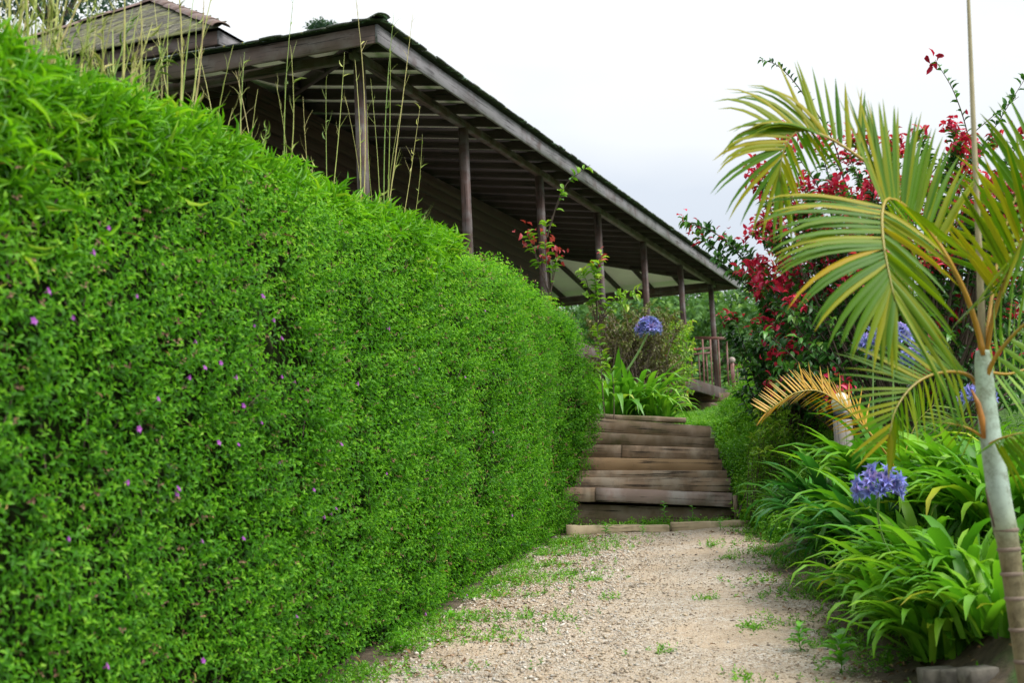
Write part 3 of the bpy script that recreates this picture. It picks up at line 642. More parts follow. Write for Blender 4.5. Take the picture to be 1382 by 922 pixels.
fl = [(34, 397), (68, 430), (120, 310), (157, 405), (236, 462), (273, 490), (247, 497), (318, 440), (343, 435), (355, 458), (357, 513), (302, 548), (292, 512), (330, 570), (213, 665), (210, 673), (157, 580), (60, 728), (245, 735), (302, 728), (402, 663), (425, 695), (432, 690), (413, 700), (492, 797), (556, 830), (615, 805), (676, 697), (560, 638), (330, 405), (374, 520), (95, 340), (15, 435), (225, 515), (270, 600), (297, 600), (352, 628), (650, 583), (640, 420), (665, 480), (612, 510), (590, 560), (505, 445), (376, 833), (246, 892), (115, 905), (548, 500), (462, 520), (440, 600), (500, 640), (186, 540), (140, 655), (575, 720), (700, 600), (740, 520)]
for px, py in fl:
    p, nn = surf_at(px, py); d = unit(nn+UP*.3+rdir(1)[0]*.3)
    link('flower', fm, hedge, rel(p+nn*.085, hedge), Vector(d).to_track_quat('Z', 'Y').to_euler(), random.uniform(.65, 1.2))

# ------------------------------------------------------------------ bamboo growing through the top of the hedge
def top_at(px, back=.30):
    yy = np.linspace(2.6, 15, 500); fx = HP0[0]+HD[0]/HD[1]*(yy-HP0[1]); P = np.stack([fx-HN[0]*back, yy-HN[1]*back, np.interp(yy, hy, hz)-.05], 1)
    d = P-EYE; X, Yv = d@_r/(d@_f), d@_u/(d@_f); p = 691+FPX*(_c*X-_s*Yv); k = np.argmin(abs(p-px)); return P[k]
def culm(parent, b, tip, r0, bend=.03, leaves=0):
    b, tip = np.asarray(b, float), np.asarray(tip, float); L = np.linalg.norm(tip-b); side = rdir(1)[0]*bend*L; pts = []; rad = []; nn = max(3, int(L/.11))
    for k in range(nn+1):
        f = k/nn; p = b+(tip-b)*f+side*math.sin(f*math.pi); r_ = r0*(1-.72*f)
        pts += [p, p+(tip-b)/nn*.06, p+(tip-b)/nn*.14] if k < nn else [p]; rad += [r_*1.0, r_*1.28, r_] if k < nn else [r_*.5]
    mb = MB().tube(pts, rad, 5, tint=random.random())
    for k in range(leaves):
        f = random.uniform(.25, .98); p = b+(tip-b)*f+side*math.sin(f*math.pi); d = unit(unit(tip-b)*.8+rdir(1)[0]*.7)
        instance(LANCE, p[None], d[None], rdir(1), random.uniform(.03, .085), .008, random.random()*.3, mb)
    for k in range(random.choice((0, 2, 3, 4))):
        f = random.uniform(.55, .97); p = b+(tip-b)*f+side*math.sin(f*math.pi); d = unit(unit(tip-b)+rdir(1)[0]*.55); l_ = random.uniform(.04, .14)
        mb.tube([p, p+d*l_*.6, p+d*l_+rdir(1)[0]*.012], [r0*.30, r0*.22, r0*.08], 4, False, random.random())
    mb.build('cane', M['culm'], parent)
def clump(name_label, px_list, canes, rnd_canes, leaf_n, yr, band, back=.3):
    c = top_at(sum(px_list)/len(px_list)); t = thing('bamboo_clump', name_label, 'bamboo', c-UP*.4, 'bamboo clumps growing out of the hedge top')
    for (px, tx, ty, r_, lv) in canes:
        b = top_at(px, random.uniform(.15, .45)); tip = at(tx, ty, b[1]+random.uniform(-.12, .18)); culm(t, b-UP*.12, tip, r_, .035, lv)
    for k in range(rnd_canes[0]):
        px = random.uniform(*px_list); b = top_at(px, random.uniform(.10, .55)); hh = random.uniform(*rnd_canes[1])
        tip = b+UP*hh+np.array([random.gauss(0, .22), random.gauss(0, .2), 0])*hh; culm(t, b-UP*.12, tip, random.uniform(*rnd_canes[2]), .03, random.choice((1, 3, 6, 10)))
    if leaf_n:
        yv = rnd(leaf_n, *yr); hgtv = np.interp(yv, hy, hz)-base(yv); bw = np.interp(yv, [yr[0], yr[1]], band)
        a = hgtv+.12-np.abs(RNG.normal(0, 1, leaf_n))*bw*.55+np.where(rnd(leaf_n) < .25, rnd(leaf_n, 0, .4), 0)
        P, Nn = hedge_pt(yv, a); Ax = unit(Nn*.9+UP*.05+rdir(leaf_n)*.75); mb = MB()
        sprigs(mb, P+Nn*rnd(leaf_n, -.12, .02)[:, None], Ax, .07*rnd(leaf_n, .6, 1.3), 5, (.104), .0118, LANCE, (.75, .25), rnd(leaf_n, .05, .6), .3, dec=False, grow=.1)
        o = mb.build('foliage', M['bamboo'], t, attrs=False); o['kind'] = 'stuff'
    return t
clump('thick cluster of many straw coloured bamboo canes above lime leaves at the upper left', (-30, 205),
      [(5, 12, -40, .009, 0), (20, 32, -30, .010, 0), (62, 50, -20, .009, 0), (70, 80, -40, .010, 2), (160, 168, -30, .008, 1), (150, 152, 40, .009, 0), (175, 190, 0, .006, 0)],
      (88, (.28, .68), (.003, .006)), 1750, (3.0, 6.2), (.85, .16))
clump('tall green bamboo canes standing in front of the raised roof corner', (212, 300),
      [(233, 240, -30, .0075, 3), (236, 228, 5, .005, 0), (240, 275, -20, .006, 1), (246, 290, -25, .006, 0), (238, 262, -10, .006, 0), (262, 208, 0, .004, 0), (268, 265, 20, .004, 5), (285, 315, 60, .004, 0), (300, 268, 70, .004, 4)],
      (13, (.12, .34), (.0025, .004)), 330, (6.0, 7.4), (.16, .10))
clump('short thin bamboo shoots below the dark roof eave left of the corner post', (300, 372),
      [(322, 330, 70, .004, 2), (314, 322, 95, .0035, 0), (340, 348, 120, .0035, 0), (350, 318, 95, .0035, 0)],
      (10, (.12, .30), (.002, .0035)), 110, (7.0, 8.0), (.08, .06))
clump('slender bamboo shoots with a very tall bare cane reaching above the eave', (374, 462),
      [(385, 397, -10, .0045, 2), (383, 392, 60, .004, 3), (390, 372, 110, .003, 2), (440, 465, 70, .004, 3), (443, 440, 110, .004, 2), (425, 409, 130, .003, 3)],
      (13, (.12, .33), (.002, .0035)), 230, (7.6, 8.5), (.14, .10))
clump('bamboo shoots around the corner post with one cane above the roof', (466, 496),
      [(488, 476, -35, .0045, 4), (484, 479, 80, .005, 2), (490, 466, 130, .003, 0)], (6, (.10, .25), (.002, .003)), 170, (8.4, 9.0), (.20, .2))
clump('fan of bamboo canes and bright leaves between the first and second veranda post', (500, 585),
      [(517, 532, 15, .005, 2), (515, 558, 10, .0045, 0), (519, 527, 60, .005, 2), (512, 500, 105, .003, 0), (510, 496, 140, .0025, 0), (522, 545, 130, .003, 2), (535, 567, 143, .0035, 8), (545, 570, 180, .003, 8), (520, 540, 200, .003, 4)],
      (14, (.08, .24), (.002, .0035)), 760, (8.8, 10.4), (.34, .10))

# ------------------------------------------------------------------ agapanthus
def strap(name, L, Wd, rise, droop, mat, seg=7):
    """one arching strap leaf rooted at the origin, growing towards +x"""
    pts, ang = [np.zeros(3)], rise
    for k in range(seg):
        pts.append(pts[-1]+np.array([math.cos(ang), 0, math.sin(ang)])*L/seg); ang -= droop/seg*(.5+1.4*k/seg)
    V, F = [], []
    for k, p in enumerate(pts):
        f = k/seg; w_ = Wd/2*(.72+.36*math.sin(min(f*1.25, 1)*math.pi*.75))*(1 if f < .66 else max(.04, 1-((f-.66)/.34)**1.7*.98))
        d = pts[min(k+1, seg)]-pts[max(k-1, 0)]; nn = unit(np.array([-d[2], 0, d[0]]))
        V += [p+np.array([0, -w_, 0])+nn*w_*.32, p, p+np.array([0, w_, 0])+nn*w_*.32]
    for k in range(seg):
        a = 3*k; F += [(a, a+1, a+4), (a, a+4, a+3), (a+1, a+2, a+5), (a+1, a+5, a+4)]
    return make_mesh(name, np.array(V), np.array(F), mat, None, np.clip(rnd(1)[0]*.6+np.repeat(np.linspace(-.1, .45, seg+1), 3), 0, 1), None, True)
def strap_set(mat, Wd): return [strap('leaf', random.uniform(.85, 1.1), Wd*random.uniform(.85, 1.15), R(random.uniform(56, 86)), R(random.choice((random.uniform(35, 85), random.uniform(85, 150), random.uniform(85, 150)))), mat) for _ in range(14)]
ST_A, ST_F = strap_set(M['agap'], .094), strap_set(M['agap_far'], .072)
ST_K = strap_set(M['agap_dark'], .088)
ST_D = [strap('leaf', 1.0, .115, R(random.uniform(15, 40)), R(random.uniform(25, 75)), M['agap']) for _ in range(4)]
floret_me = None
def floret_mesh():
    mb = MB(); mb.tube([(0, 0, 0), (0, 0, .55)], [.012, .012], 4, tint=.1); n = 6; a = np.arange(n)*math.pi/3
    D = np.stack([np.cos(a)*.42, np.sin(a)*.42, 1+0*a], 1); P0 = np.stack([np.cos(a)*.03, np.sin(a)*.03, .52+0*a], 1)
    instance(leaf_tmpl([(.45, .5, .05), (.75, .5, -.02)], .3, -.25), P0, D, np.stack([-np.cos(a), -np.sin(a), .3+0*a], 1), .5, .135, rnd(n), mb)
    return make_mesh('floret', np.concatenate(mb.V), np.concatenate(mb.F), M['floret'], None, np.concatenate(mb.T))
FLORET = floret_mesh()
def flower_stalk(parent, b, tip, rad, nfl, bend=None, squash=1.0, lean=UP):
    b, tip = np.asarray(b, float), np.asarray(tip, float); bend = np.zeros(3) if bend is None else np.asarray(bend, float)
    pts = [b+(tip-b)*f+bend*math.sin(f*math.pi) for f in np.linspace(0, 1, 9)]
    s = MB().tube(pts, np.linspace(.0105, .0080, 9)*(1.6 if b[1] > 12 else .72), 6).build('flower_stalk', M['stalk'], parent, True)
    lean = unit(lean)
    for k in range(nfl):
        f = (k+.5)/nfl; z = 1-1.35*f; a = k*2.39996; d = np.array([math.sqrt(max(0, 1-z*z))*math.cos(a), math.sqrt(max(0, 1-z*z))*math.sin(a), z])
        d = unit(d+rdir(1)[0]*.28+lean*.25); d[2] *= squash; sc = rad*random.uniform(.72, 1.15)
        link('floret', FLORET, s, rel(tip, s), Vector(unit(d)).to_track_quat('Z', 'Y').to_euler(), sc)
    return s
def agapanthus(label, pos, n, size, leaves, spread=.12, stalks=(), dead=3):
    t = thing('agapanthus', label, 'agapanthus', pos, 'agapanthus clumps')
    for k in range(n):
        a = random.uniform(0, 6.283); r_ = spread*math.sqrt(random.random()); me = random.choice(leaves)
        if k % 9 == 0 and leaves is ST_A: me = random.choice(ST_D)
        link('leaf', me, t, (r_*math.cos(a), r_*math.sin(a), random.uniform(-.02, .03)), (random.gauss(0, .08), random.gauss(0, .10), a+random.gauss(0, .5)), size*random.uniform(.65, 1.12))
    for sk in stalks: flower_stalk(t, *sk)
    return t
gh = lambda px, Y, dz=0.0: put(at(px, 600, Y)[0], Y, dz)
agapanthus('large dark green agapanthus clump with broad drooping leaves above the grey concrete blocks', gh(1298, 6.9), 130, .60, ST_A, .20)
agapanthus('agapanthus clump with one violet blue flower head on a curved stalk', gh(1240, 7.7), 125, .60, ST_A, .20,
           [(gh(1232, 7.6)+UP*.05, at(1187, 662, 7.0), .135, 36, np.array([-.11, -.05, .02]), .85, np.array([0, -.6, .2]))])
agapanthus('low agapanthus clump right behind the leftmost concrete block', gh(1250, 6.75), 110, .50, ST_A, .16)
agapanthus('agapanthus clump spilling towards the broad leaved weeds at the path edge', gh(1206, 7.5), 115, .54, ST_A, .18)
agapanthus('agapanthus clump at the very bottom right beside the foot of the palm', gh(1328, 6.4), 105, .50, ST_A, .18)
agapanthus('agapanthus clump on the path edge below the violet flower head', gh(1172, 8.2), 115, .56, ST_A, .18)
agapanthus('agapanthus clump behind the palm trunk at the right edge of the photo', gh(1352, 7.6), 120, .62, ST_A, .20)
agapanthus('agapanthus clump of dark straps nearest the lamp post', gh(1128, 10.6), 135, .80, ST_K, .24)
agapanthus('slender agapanthus clump nearest the steps on the right', gh(1096, 11.4), 95, .66, ST_K, .2)
agapanthus('agapanthus clump leaning over the right side of the gravel path', gh(1140, 9.5), 120, .64, ST_K, .22)
agapanthus('agapanthus clump left of the violet flower head with yellowing leaf tips', gh(1190, 8.7), 120, .64, ST_K, .2)
agapanthus('agapanthus clump under the yellow palm frond', gh(1190, 9.1), 110, .76, ST_A, .2)
agapanthus('agapanthus clump between the yellow frond and the palm trunk', gh(1275, 8.5), 115, .66, ST_A, .22)
agapanthus('agapanthus clump with a blue flower peeping out behind the trunk', gh(1322, 8.3), 115, .66, ST_A, .22,
           [(gh(1325, 8.7)+UP*.2, at(1320, 540, 8.8), .13, 26)])
agapanthus('agapanthus clump with tall blue flower heads rising behind the palm fronds', gh(1195, 10.5), 90, .84, ST_A, .2,
           [(gh(1175, 10.6)+UP*.2, at(1178, 468, 10.6), .15, 34), (gh(1200, 10.6)+UP*.2, at(1207, 462, 10.4), .15, 36), (gh(1235, 10.8)+UP*.2, at(1232, 490, 10.6), .14, 30)])
agapanthus('lime green agapanthus clump on the bank left of the steps, nearest the hedge', gh(826, 16.9, .02), 90, 1.0, ST_F, .16)
agapanthus('lime green agapanthus clump on the bank bearing a single blue flower head', gh(864, 17.2, .02), 90, 1.0, ST_F, .16,
           [(at(843, 505, 17.3), at(876, 446, 17.2), .175, 60, np.array([.02, 0, .0]), .9)])
agapanthus('lime green agapanthus clump at the top of the steps, farthest right of its row', gh(892, 17.0, .02), 80, .66, ST_F, .14)

# ------------------------------------------------------------------ palm
PD = 5.4
palm = thing('palm_tree', 'young palm with ringed whitish green trunk and arching olive yellow fronds at the right edge', 'palm', put(at(1395, 900, PD)[0], PD))
tk = [(1404, 1010, .047, .15), (1394, 960, .047, .2), (1384, 900, .046, .25), (1374, 830, .047, .3), (1366, 770, .049, .38), (1360, 730, .051, .45), (1356, 712, .056, .55), (1350, 680, .054, .62), (1342, 625, .052, .7), (1335, 575, .048, .8), (1330, 530, .045, .9), (1327, 490, .040, 1.0), (1326, 470, .030, 1.0)]
pts, rad, tin = [], [], []
for k in range(len(tk)-1):
    (x0, y0, r0, t0), (x1, y1, r1, t1) = tk[k], tk[k+1]
    for f in np.linspace(0, 1, 6, endpoint=False):
        pts.append(at(x0+(x1-x0)*f, y0+(y1-y0)*f, PD)); rad.append((r0+(r1-r0)*f)*.85); tin.append(t0+(t1-t0)*f)
mb = MB().tube(pts, rad, 14); mb.T[0] = np.repeat(tin, 14); mb.build('trunk', M['palm_trunk'], palm, True)
for (x, y, r_) in ((1358, 716, .0555), (1362, 742, .0525), (1366, 775, .051), (1371, 808, .0495), (1377, 850, .0485), (1383, 893, .048)):
    a, b = at(x, y+3, PD), at(x-.6, y-3, PD); m_ = (a+b)/2
    r_ *= .85; MB().tube([a, m_, b], [r_-.002, r_+.0035, r_-.002], 14, False).build('leaf_scar_ring', M['twig_pale'], palm, True)
MB().tube([at(1328, 592, PD-.03), at(1325, 565, PD-.04), at(1320, 545, PD-.04), at(1311, 526, PD-.035)], [.008, .013, .011, .003], 8).build('dry_sheath', M['sheath'], palm, True)
MB().tube([at(1330, 660, PD-.052), at(1337, 690, PD-.054), at(1342, 712, PD-.056)], [.002, .006, .003], 6).build('bark_split', M['twig'], palm)
MB().tube([at(1326, 470, PD), at(1325, 440, PD), at(1321, 330, PD+.02), at(1313, 150, PD+.04), at(1307, 0, PD+.05), at(1303, -70, PD+.05)], [.014, .016, .013, .0105, .0075, .005], 8).build('spear_leaf', M['spear'], palm, True)
def curve(ctrl, n):
    """smooth path through control points (Catmull-Rom)"""
    c = np.asarray(ctrl, float); c = np.vstack([2*c[0]-c[1], c, 2*c[-1]-c[-2]]); res = []; m = len(c)-3
    for u_ in np.linspace(0, m-1e-6, n):
        i = int(u_); f = u_-i; p0, p1, p2, p3 = c[i:i+4]
        res.append(.5*((2*p1)+(-p0+p2)*f+(2*p0-5*p1+4*p2-p3)*f*f+(-p0+3*p1-3*p2+p3)*f**3))
    return np.array(res)
def leaflet(b, d, L, Wd, sag, nrm, seg=6, curl=0.0):
    pts = [np.asarray(b, float)]; d = unit(d)
    for k in range(seg):
        pts.append(pts[-1]+d*L/seg); d = unit(d+np.array([0, 0, -1])*sag*(.35+1.6*(k/seg)**1.5)/seg*2)
    V, F = [], []
    for k, p in enumerate(pts):
        f = k/seg; t_ = unit(pts[min(k+1, seg)]-pts[max(k-1, 0)]); s_ = unit(np.cross(t_, nrm)); n2 = np.cross(s_, t_)
        w_ = Wd*.45*min(1, .45+f*4)*max(.03, (1-f**2.8))
        V += [p-s_*w_-n2*w_*.45, p, p+s_*w_-n2*w_*.45]
    for k in range(seg):
        a = 3*k; F += [(a, a+1, a+4), (a, a+4, a+3), (a+1, a+2, a+5), (a+1, a+5, a+4)]
    return np.array(V), np.array(F)
def frond(parent, ctrl, r0, specs, mat, rmat=None, label=None):
    """ctrl: world points of the stem; specs: list of (f0, f1, n, dir0, dir1, L0, L1, width, sag) fans of leaflets along the stem"""
    rc = curve(ctrl, 26); fr = MB().tube(rc, np.linspace(r0, r0*.22, 26), 6, tint=np.repeat(np.linspace(.9, .1, 26), 6)).build('frond', rmat or M['rachis'], parent, True)
    if label: fr['label'] = label
    for (f0, f1, n, d0, d1, L0, L1, wd, sag) in specs:
        for k in range(n):
            g = k/max(n-1, 1); f = f0+(f1-f0)*g+random.gauss(0, .004); i = min(max(f, 0), 1)*25; i0 = int(min(i, 24)); b = rc[i0]+(rc[i0+1]-rc[i0])*(i-i0); tan = unit(rc[i0+1]-rc[i0])
            d = unit(unit(np.asarray(d0, float)*(1-g)+np.asarray(d1, float)*g)+rdir(1)[0]*.055); L = (L0+(L1-L0)*g)*random.uniform(.93, 1.06)
            nrm = unit(np.cross(d, tan)+np.array([0, -.4, .5])+rdir(1)[0]*.12)
            Vv, Ff = leaflet(b, d, L, wd*random.uniform(.85, 1.1), sag*random.uniform(.9, 1.6), nrm)
            me = make_mesh('leaflet', Vv, Ff, mat, origin(fr), np.full(len(Vv), random.random()), None, True); link('leaflet', me, fr)
    return fr
def P_(px, py, dy=0.0): return at(px, py, PD+dy)
def dirpx(dx, dy, dd=0.0): return unit(np.array([dx, dd, -dy], float))        # a heading given as right, away, down
# big arching frond: basal leaflets stand up, the end bends over towards the path
frond(palm, [P_(1327, 480, -.02), P_(1318, 440, -.02), P_(1298, 385, -.05), P_(1266, 330, -.10), P_(1228, 284, -.17), P_(1200, 268, -.24), P_(1191, 285, -.32), P_(1192, 325, -.40), P_(1200, 370, -.46), P_(1208, 405, -.50)], .0125, [
    (.33, .62, 30, dirpx(.62, -1, .25), dirpx(-.22, -1, .1), .36, .46, .030, .17),
    (.40, .60, 12, dirpx(.75, .6, -.2), dirpx(.30, .9, -.3), .26, .34, .026, .10),
    (.63, .80, 18, dirpx(-1, -.28, -.12), dirpx(-1, .05, -.3), .50, .50, .030, .42),
    (.80, .99, 18, dirpx(-1, .25, -.3), dirpx(-.15, 1, -.3), .46, .30, .030, .42),
    (.66, .98, 18, dirpx(.75, .55, -.3), dirpx(.38, 1, -.25), .30, .46, .028, .20)], M['palm_leaf'], label='largest arching frond with leaflets hanging like a fan')
# frond reaching to the upper left
frond(palm, [P_(1327, 478, .03), P_(1305, 400, .10), P_(1262, 320, .16), P_(1205, 250, .20), P_(1150, 205, .22), P_(1105, 180, .22), P_(1075, 178, .20), P_(1057, 205, .18), P_(1052, 245, .16)], .010, [
    (.58, .80, 11, dirpx(-.62, -1, .1), dirpx(-.8, -.75, 0), .38, .36, .026, .62),
    (.58, .86, 13, dirpx(-1, -.45, -.2), dirpx(-1, .0, -.2), .37, .34, .026, .60),
    (.84, .99, 11, dirpx(-.8, .25, -.1), dirpx(.15, 1, -.1), .40, .30, .024, .40),
    (.46, .66, 9, dirpx(.15, -1, .2), dirpx(-.25, -1, .2), .32, .36, .026, .14),
    (.62, .98, 12, dirpx(.55, .75, .2), dirpx(.25, 1, .1), .20, .22, .022, .2)], M['palm_leaf'], label='frond reaching to the upper left against the white sky')
# frond rising to the right
frond(palm, [P_(1331, 478, .0), P_(1340, 430, -.02), P_(1360, 370, -.05), P_(1388, 310, -.1), P_(1430, 255, -.15), P_(1480, 235, -.2)], .011, [
    (.30, .99, 25, dirpx(-.55, -.85, -.1), dirpx(.35, -1, -.1), .40, .36, .028, .16),
    (.35, .99, 18, dirpx(-.75, .35, -.25), dirpx(.3, .9, -.25), .34, .34, .028, .30)], M['palm_leaf'], label='frond leaving the picture at the right')
frond(palm, [P_(1331, 510, -.02), P_(1345, 480, -.06), P_(1375, 445, -.12), P_(1420, 410, -.2), P_(1470, 400, -.3)], .011, [
    (.25, .98, 10, dirpx(.1, -1, .1), dirpx(.6, -.6, .1), .24, .34, .026, .15),
    (.25, .98, 10, dirpx(.75, .6, -.1), dirpx(.9, .4, -.1), .28, .34, .026, .25)], M['palm_pale'])
frond(palm, [P_(1329, 478, .05), P_(1338, 405, .12), P_(1352, 325, .20), P_(1376, 255, .26), P_(1412, 205, .30)], .009, [
    (.35, .99, 20, dirpx(-.9, -.5, .15), dirpx(-.1, -1, .1), .34, .34, .026, .25),
    (.35, .99, 16, dirpx(.9, -.1, .1), dirpx(.9, -.3, .1), .34, .34, .026, .3)], M['palm_leaf'], label='frond rising behind the trunk to the upper right')
# fronds on the shady side, behind the trunk
frond(palm, [P_(1322, 500, .05), P_(1360, 505, .18), P_(1400, 495, .3), P_(1440, 500, .4)], .008, [
    (.1, .98, 13, dirpx(-.1, -1, .2), dirpx(.7, -.8, .2), .26, .3, .024, .2), (.1, .98, 12, dirpx(.5, .8, .1), dirpx(.8, .5, .1), .26, .3, .024, .3)], M['palm_pale'])
frond(palm, [P_(1318, 520, .05), P_(1308, 507, .03), P_(1285, 502, -.02), P_(1255, 507, -.08), P_(1228, 525, -.14), P_(1208, 555, -.2), P_(1200, 590, -.24)], .009, [
    (.20, .62, 15, dirpx(-.55, -.9, .1), dirpx(-1, -.45, -.1), .22, .33, .022, .12),
    (.55, .98, 13, dirpx(-1, -.35, -.1), dirpx(-.85, .65, -.1), .34, .20, .020, .16),
    (.30, .98, 17, dirpx(.20, 1, -.15), dirpx(-.1, 1, -.1), .26, .16, .030, .10)], M['palm_leaf'], label='lower frond hanging to the left of the trunk')
frond(palm, [P_(1336, 600, -.04), P_(1352, 592, -.10), P_(1382, 585, -.16), P_(1420, 590, -.22)], .007, [
    (.15, .98, 12, dirpx(-.35, .12, -.3), dirpx(.8, -.3, -.3), .16, .26, .018, .10), (.15, .98, 12, dirpx(.2, .6, -.3), dirpx(.9, .6, -.2), .22, .26, .018, .2)], M['palm_leaf'])
frond(palm, [P_(1326, 590, -.02), P_(1306, 578, -.04), P_(1282, 572, -.06), P_(1255, 570, -.1)], .006, [
    (.2, .98, 8, dirpx(-.6, -.7, 0), dirpx(-1, -.2, 0), .12, .14, .014, .1), (.2, .98, 8, dirpx(-.5, .8, 0), dirpx(-1, .4, 0), .12, .13, .014, .15)], M['palm_leaf'])
yp = thing('young_palm', 'small palm shoot with one curved golden yellow frond above the agapanthus', 'palm', gh(1215, 8.9))
YD = 8.9
q = lambda x, y, d=0.: at(x, y, YD+d)
frond(yp, [gh(1215, 8.9)+UP*.02, q(1209, 640), q(1190, 605), q(1165, 575), q(1135, 546, -.03), q(1105, 528, -.06), q(1075, 530, -.1), q(1050, 545, -.14), q(1032, 558, -.17)], .0095, [
    (.34, .99, 34, dirpx(-.25, -1, .1), dirpx(-.9, -.6, 0), 0.240, 0.120, 0.0156, .06),
    (.34, .99, 30, dirpx(-.95, .1, -.3), dirpx(-.7, .8, -.1), 0.216, 0.120, 0.0144, .22),
    (.36, .7, 8, dirpx(.3, -1, .3), dirpx(-.1, -1, .2), 0.240, 0.192, 0.0144, .06)], M['palm_gold'], label='golden yellow frond curving to the left')
frond(yp, [gh(1215, 8.9)+UP*.02, q(1216, 650), q(1222, 610, .04), q(1238, 570, .1), q(1262, 545, .16)], .006, [
    (.35, .98, 15, dirpx(-.8, -.6, 0), dirpx(.3, -1, 0), 0.264, 0.192, 0.0192, .15), (.35, .98, 13, dirpx(.6, .3, 0), dirpx(1, .1, 0), 0.264, 0.192, 0.0192, .3)], M['palm_leaf'])

# ------------------------------------------------------------------ shrubs
def shrub(t, shoots, leaf_mat, leafL, leafW, n_leaf=14, red=None, twig=M['twig'], r0=.010, tip_n=12, open_=(.95, .6), start=.25, redmat=None, sag=.25, parts=True):
    """shoots: (base, tip, is_red) curved stems, leaves along them, red bracts at the ends of some"""
    lf, rd, tw = MB(), MB(), MB(); nred = 0
    for si, (b, tip, isred) in enumerate(shoots):
        b, tip = np.asarray(b, float), np.asarray(tip, float); L = np.linalg.norm(tip-b); mid = b*.45+tip*.55+UP*L*sag*.5+rdir(1)[0]*L*.08; c = curve([b, mid, tip], 8)
        tw.tube(c, np.linspace(r0*(.5+.5*L), r0*.25, 8), 4, False)
        n = max(4, int(n_leaf*L)); f = start+(1-start)*rnd(n)**.8; i = f*6.999; i0 = i.astype(int); P = c[i0]+(c[i0+1]-c[i0])*(i-i0)[:, None]; T = unit(c[i0+1]-c[i0])
        S = unit(np.cross(T, rdir(n))); D = unit(T*.45+S*.9+np.array([0, 0, -.15])); k = rnd(n, .7, 1.2)
        instance(LEAF2, P, D, unit(UP+rdir(n)*.5), leafL*k, leafW*k, np.clip(rnd(n, 0, .6)+.35*(f > .85), 0, 1), lf)
        if isred:
            n = tip_n; P = c[-1]+RNG.normal(0, leafL*.55, (n, 3)); D = unit(unit(c[-1]-c[-2])*.5+rdir(n)); k = rnd(n, .7, 1.25)
            instance(LEAF2, P, D, unit(UP+rdir(n)*.6), leafL*.76*k, leafW*.88*k, rnd(n), rd); nred += 1
    o = tw.build('stems', twig, t, attrs=False); o['kind'] = 'stuff'
    o = lf.build('foliage', leaf_mat, t, attrs=False); o['kind'] = 'stuff'
    if nred: o = rd.build('red_leaves', redmat or M['red_leaf'], t, attrs=False); o['kind'] = 'stuff'
SY = 13.2
big = thing('red_leaved_shrub', 'big tall shrub with crimson leaf clusters behind the palm at the right', 'shrub', gh(1230, SY), 'red leaved shrubs')
core = gh(1230, SY)
sh = []
for k in range(430):
    px, py = random.uniform(1010, 1420), random.uniform(170, 545)
    lo = 1010+max(0, (230-py))*.9 if py < 230 else 1010-.0*(py-230)
    if px < lo: continue
    dy = random.uniform(-1.0, 1.3); tip = at(px, py, SY+dy)
    b = core+(tip-core)*random.uniform(.35, .62)+np.array([0, 0, -.15]); b[2] = max(b[2], core[2]+.1)
    pr = 1.0 if (225 < py < 410 and px < 1240) else (.85 if (150 < py < 380) else .14)
    if random.random() < (.22 if py < 390 else 0)+(.35 if py < 235 else 0): continue
    sh.append((b, tip, random.random() < pr))
for k in range(9):
    a = random.uniform(0, 6.28); sh.append((core+np.array([math.cos(a)*.2, math.sin(a)*.2, 0]), at(random.uniform(1080, 1400), random.uniform(250, 420), SY+random.uniform(-.8, .8)), False))
shrub(big, sh, M['shrub_leaf'], .098, .047, 28, r0=.012, tip_n=34)
for pts_, n_, r_ in (([(1150, 330, .0), (1130, 205, -.1), (1085, 128, -.2), (1052, 90, -.2), (1025, 80, -.2)], 34, 0), ([(1330, 330, 0), (1310, 200, -.2), (1290, 130, -.3), (1262, 80, -.3)], 18, 1), ([(1290, 330, 0), (1310, 230, -.2), (1350, 160, -.3), (1390, 95, -.3)], 26, 0), ([(1220, 300, 0), (1260, 230, -.2), (1330, 165, -.3), (1375, 130, -.2)], 22, 0)):
    c = curve([at(x, y, SY+d) for x, y, d in pts_], 30); br = MB().tube(c, np.linspace(.009, .0025, 30), 5)
    br = br.build('branch', M['twig'], big, True); lf = MB(); f = np.linspace(.30, .99, n_); i = f*28.99; i0 = i.astype(int); P = c[i0]; T = unit(c[i0+1]-c[i0]); S = unit(np.cross(T, rdir(n_)))
    small = .075 if r_ == 0 and n_ > 30 else .10
    instance(LEAF2, P, unit(T*.4+S), unit(UP+rdir(n_)*.5), small*rnd(n_, .7, 1.1), small*.42, rnd(n_, 0, .7), lf)
    o = lf.build('branch_leaves', M['shrub_leaf'], big, attrs=False); o['kind'] = 'stuff'
    if r_:
        rd = MB(); n2 = 8; instance(LEAF2, c[-1]+RNG.normal(0, .04, (n2, 3)), rdir(n2), rdir(n2), .10, .05, rnd(n2, 0, .5), rd); o = rd.build('red_leaves', M['red_leaf'], big, attrs=False); o['kind'] = 'stuff'
s2 = thing('red_leaved_shrub', 'lower bushy shrub with few crimson leaf clusters between the railing and the lamp post', 'shrub', gh(1060, 14.6), 'red leaved shrubs')
c2 = gh(1060, 14.6); sh = []
for k in range(200):
    px, py = random.uniform(965, 1165), random.uniform(405, 545); e = 1045-(py-380)*.28
    if px < e-10: continue
    tip = at(px, py, 14.6+random.uniform(-.7, .8)); b = c2+(tip-c2)*random.uniform(.3, .6); sh.append((b, tip, random.random() < .09))
for (px, py) in ((922, 297), (940, 318), (975, 318), (965, 345), (1000, 330), (985, 365)): sh.append((at(1090, 470, 14.4), at(px, py, 14.1), py < 340))
for (px, py) in ((975, 428), (990, 428), (1075, 425), (1092, 425), (1100, 460), (1020, 437)): sh.append((c2+UP*.5, at(px, py, 14.0), True))
shrub(s2, sh, M['shrub_leaf'], .098, .047, 44, r0=.010, tip_n=9)
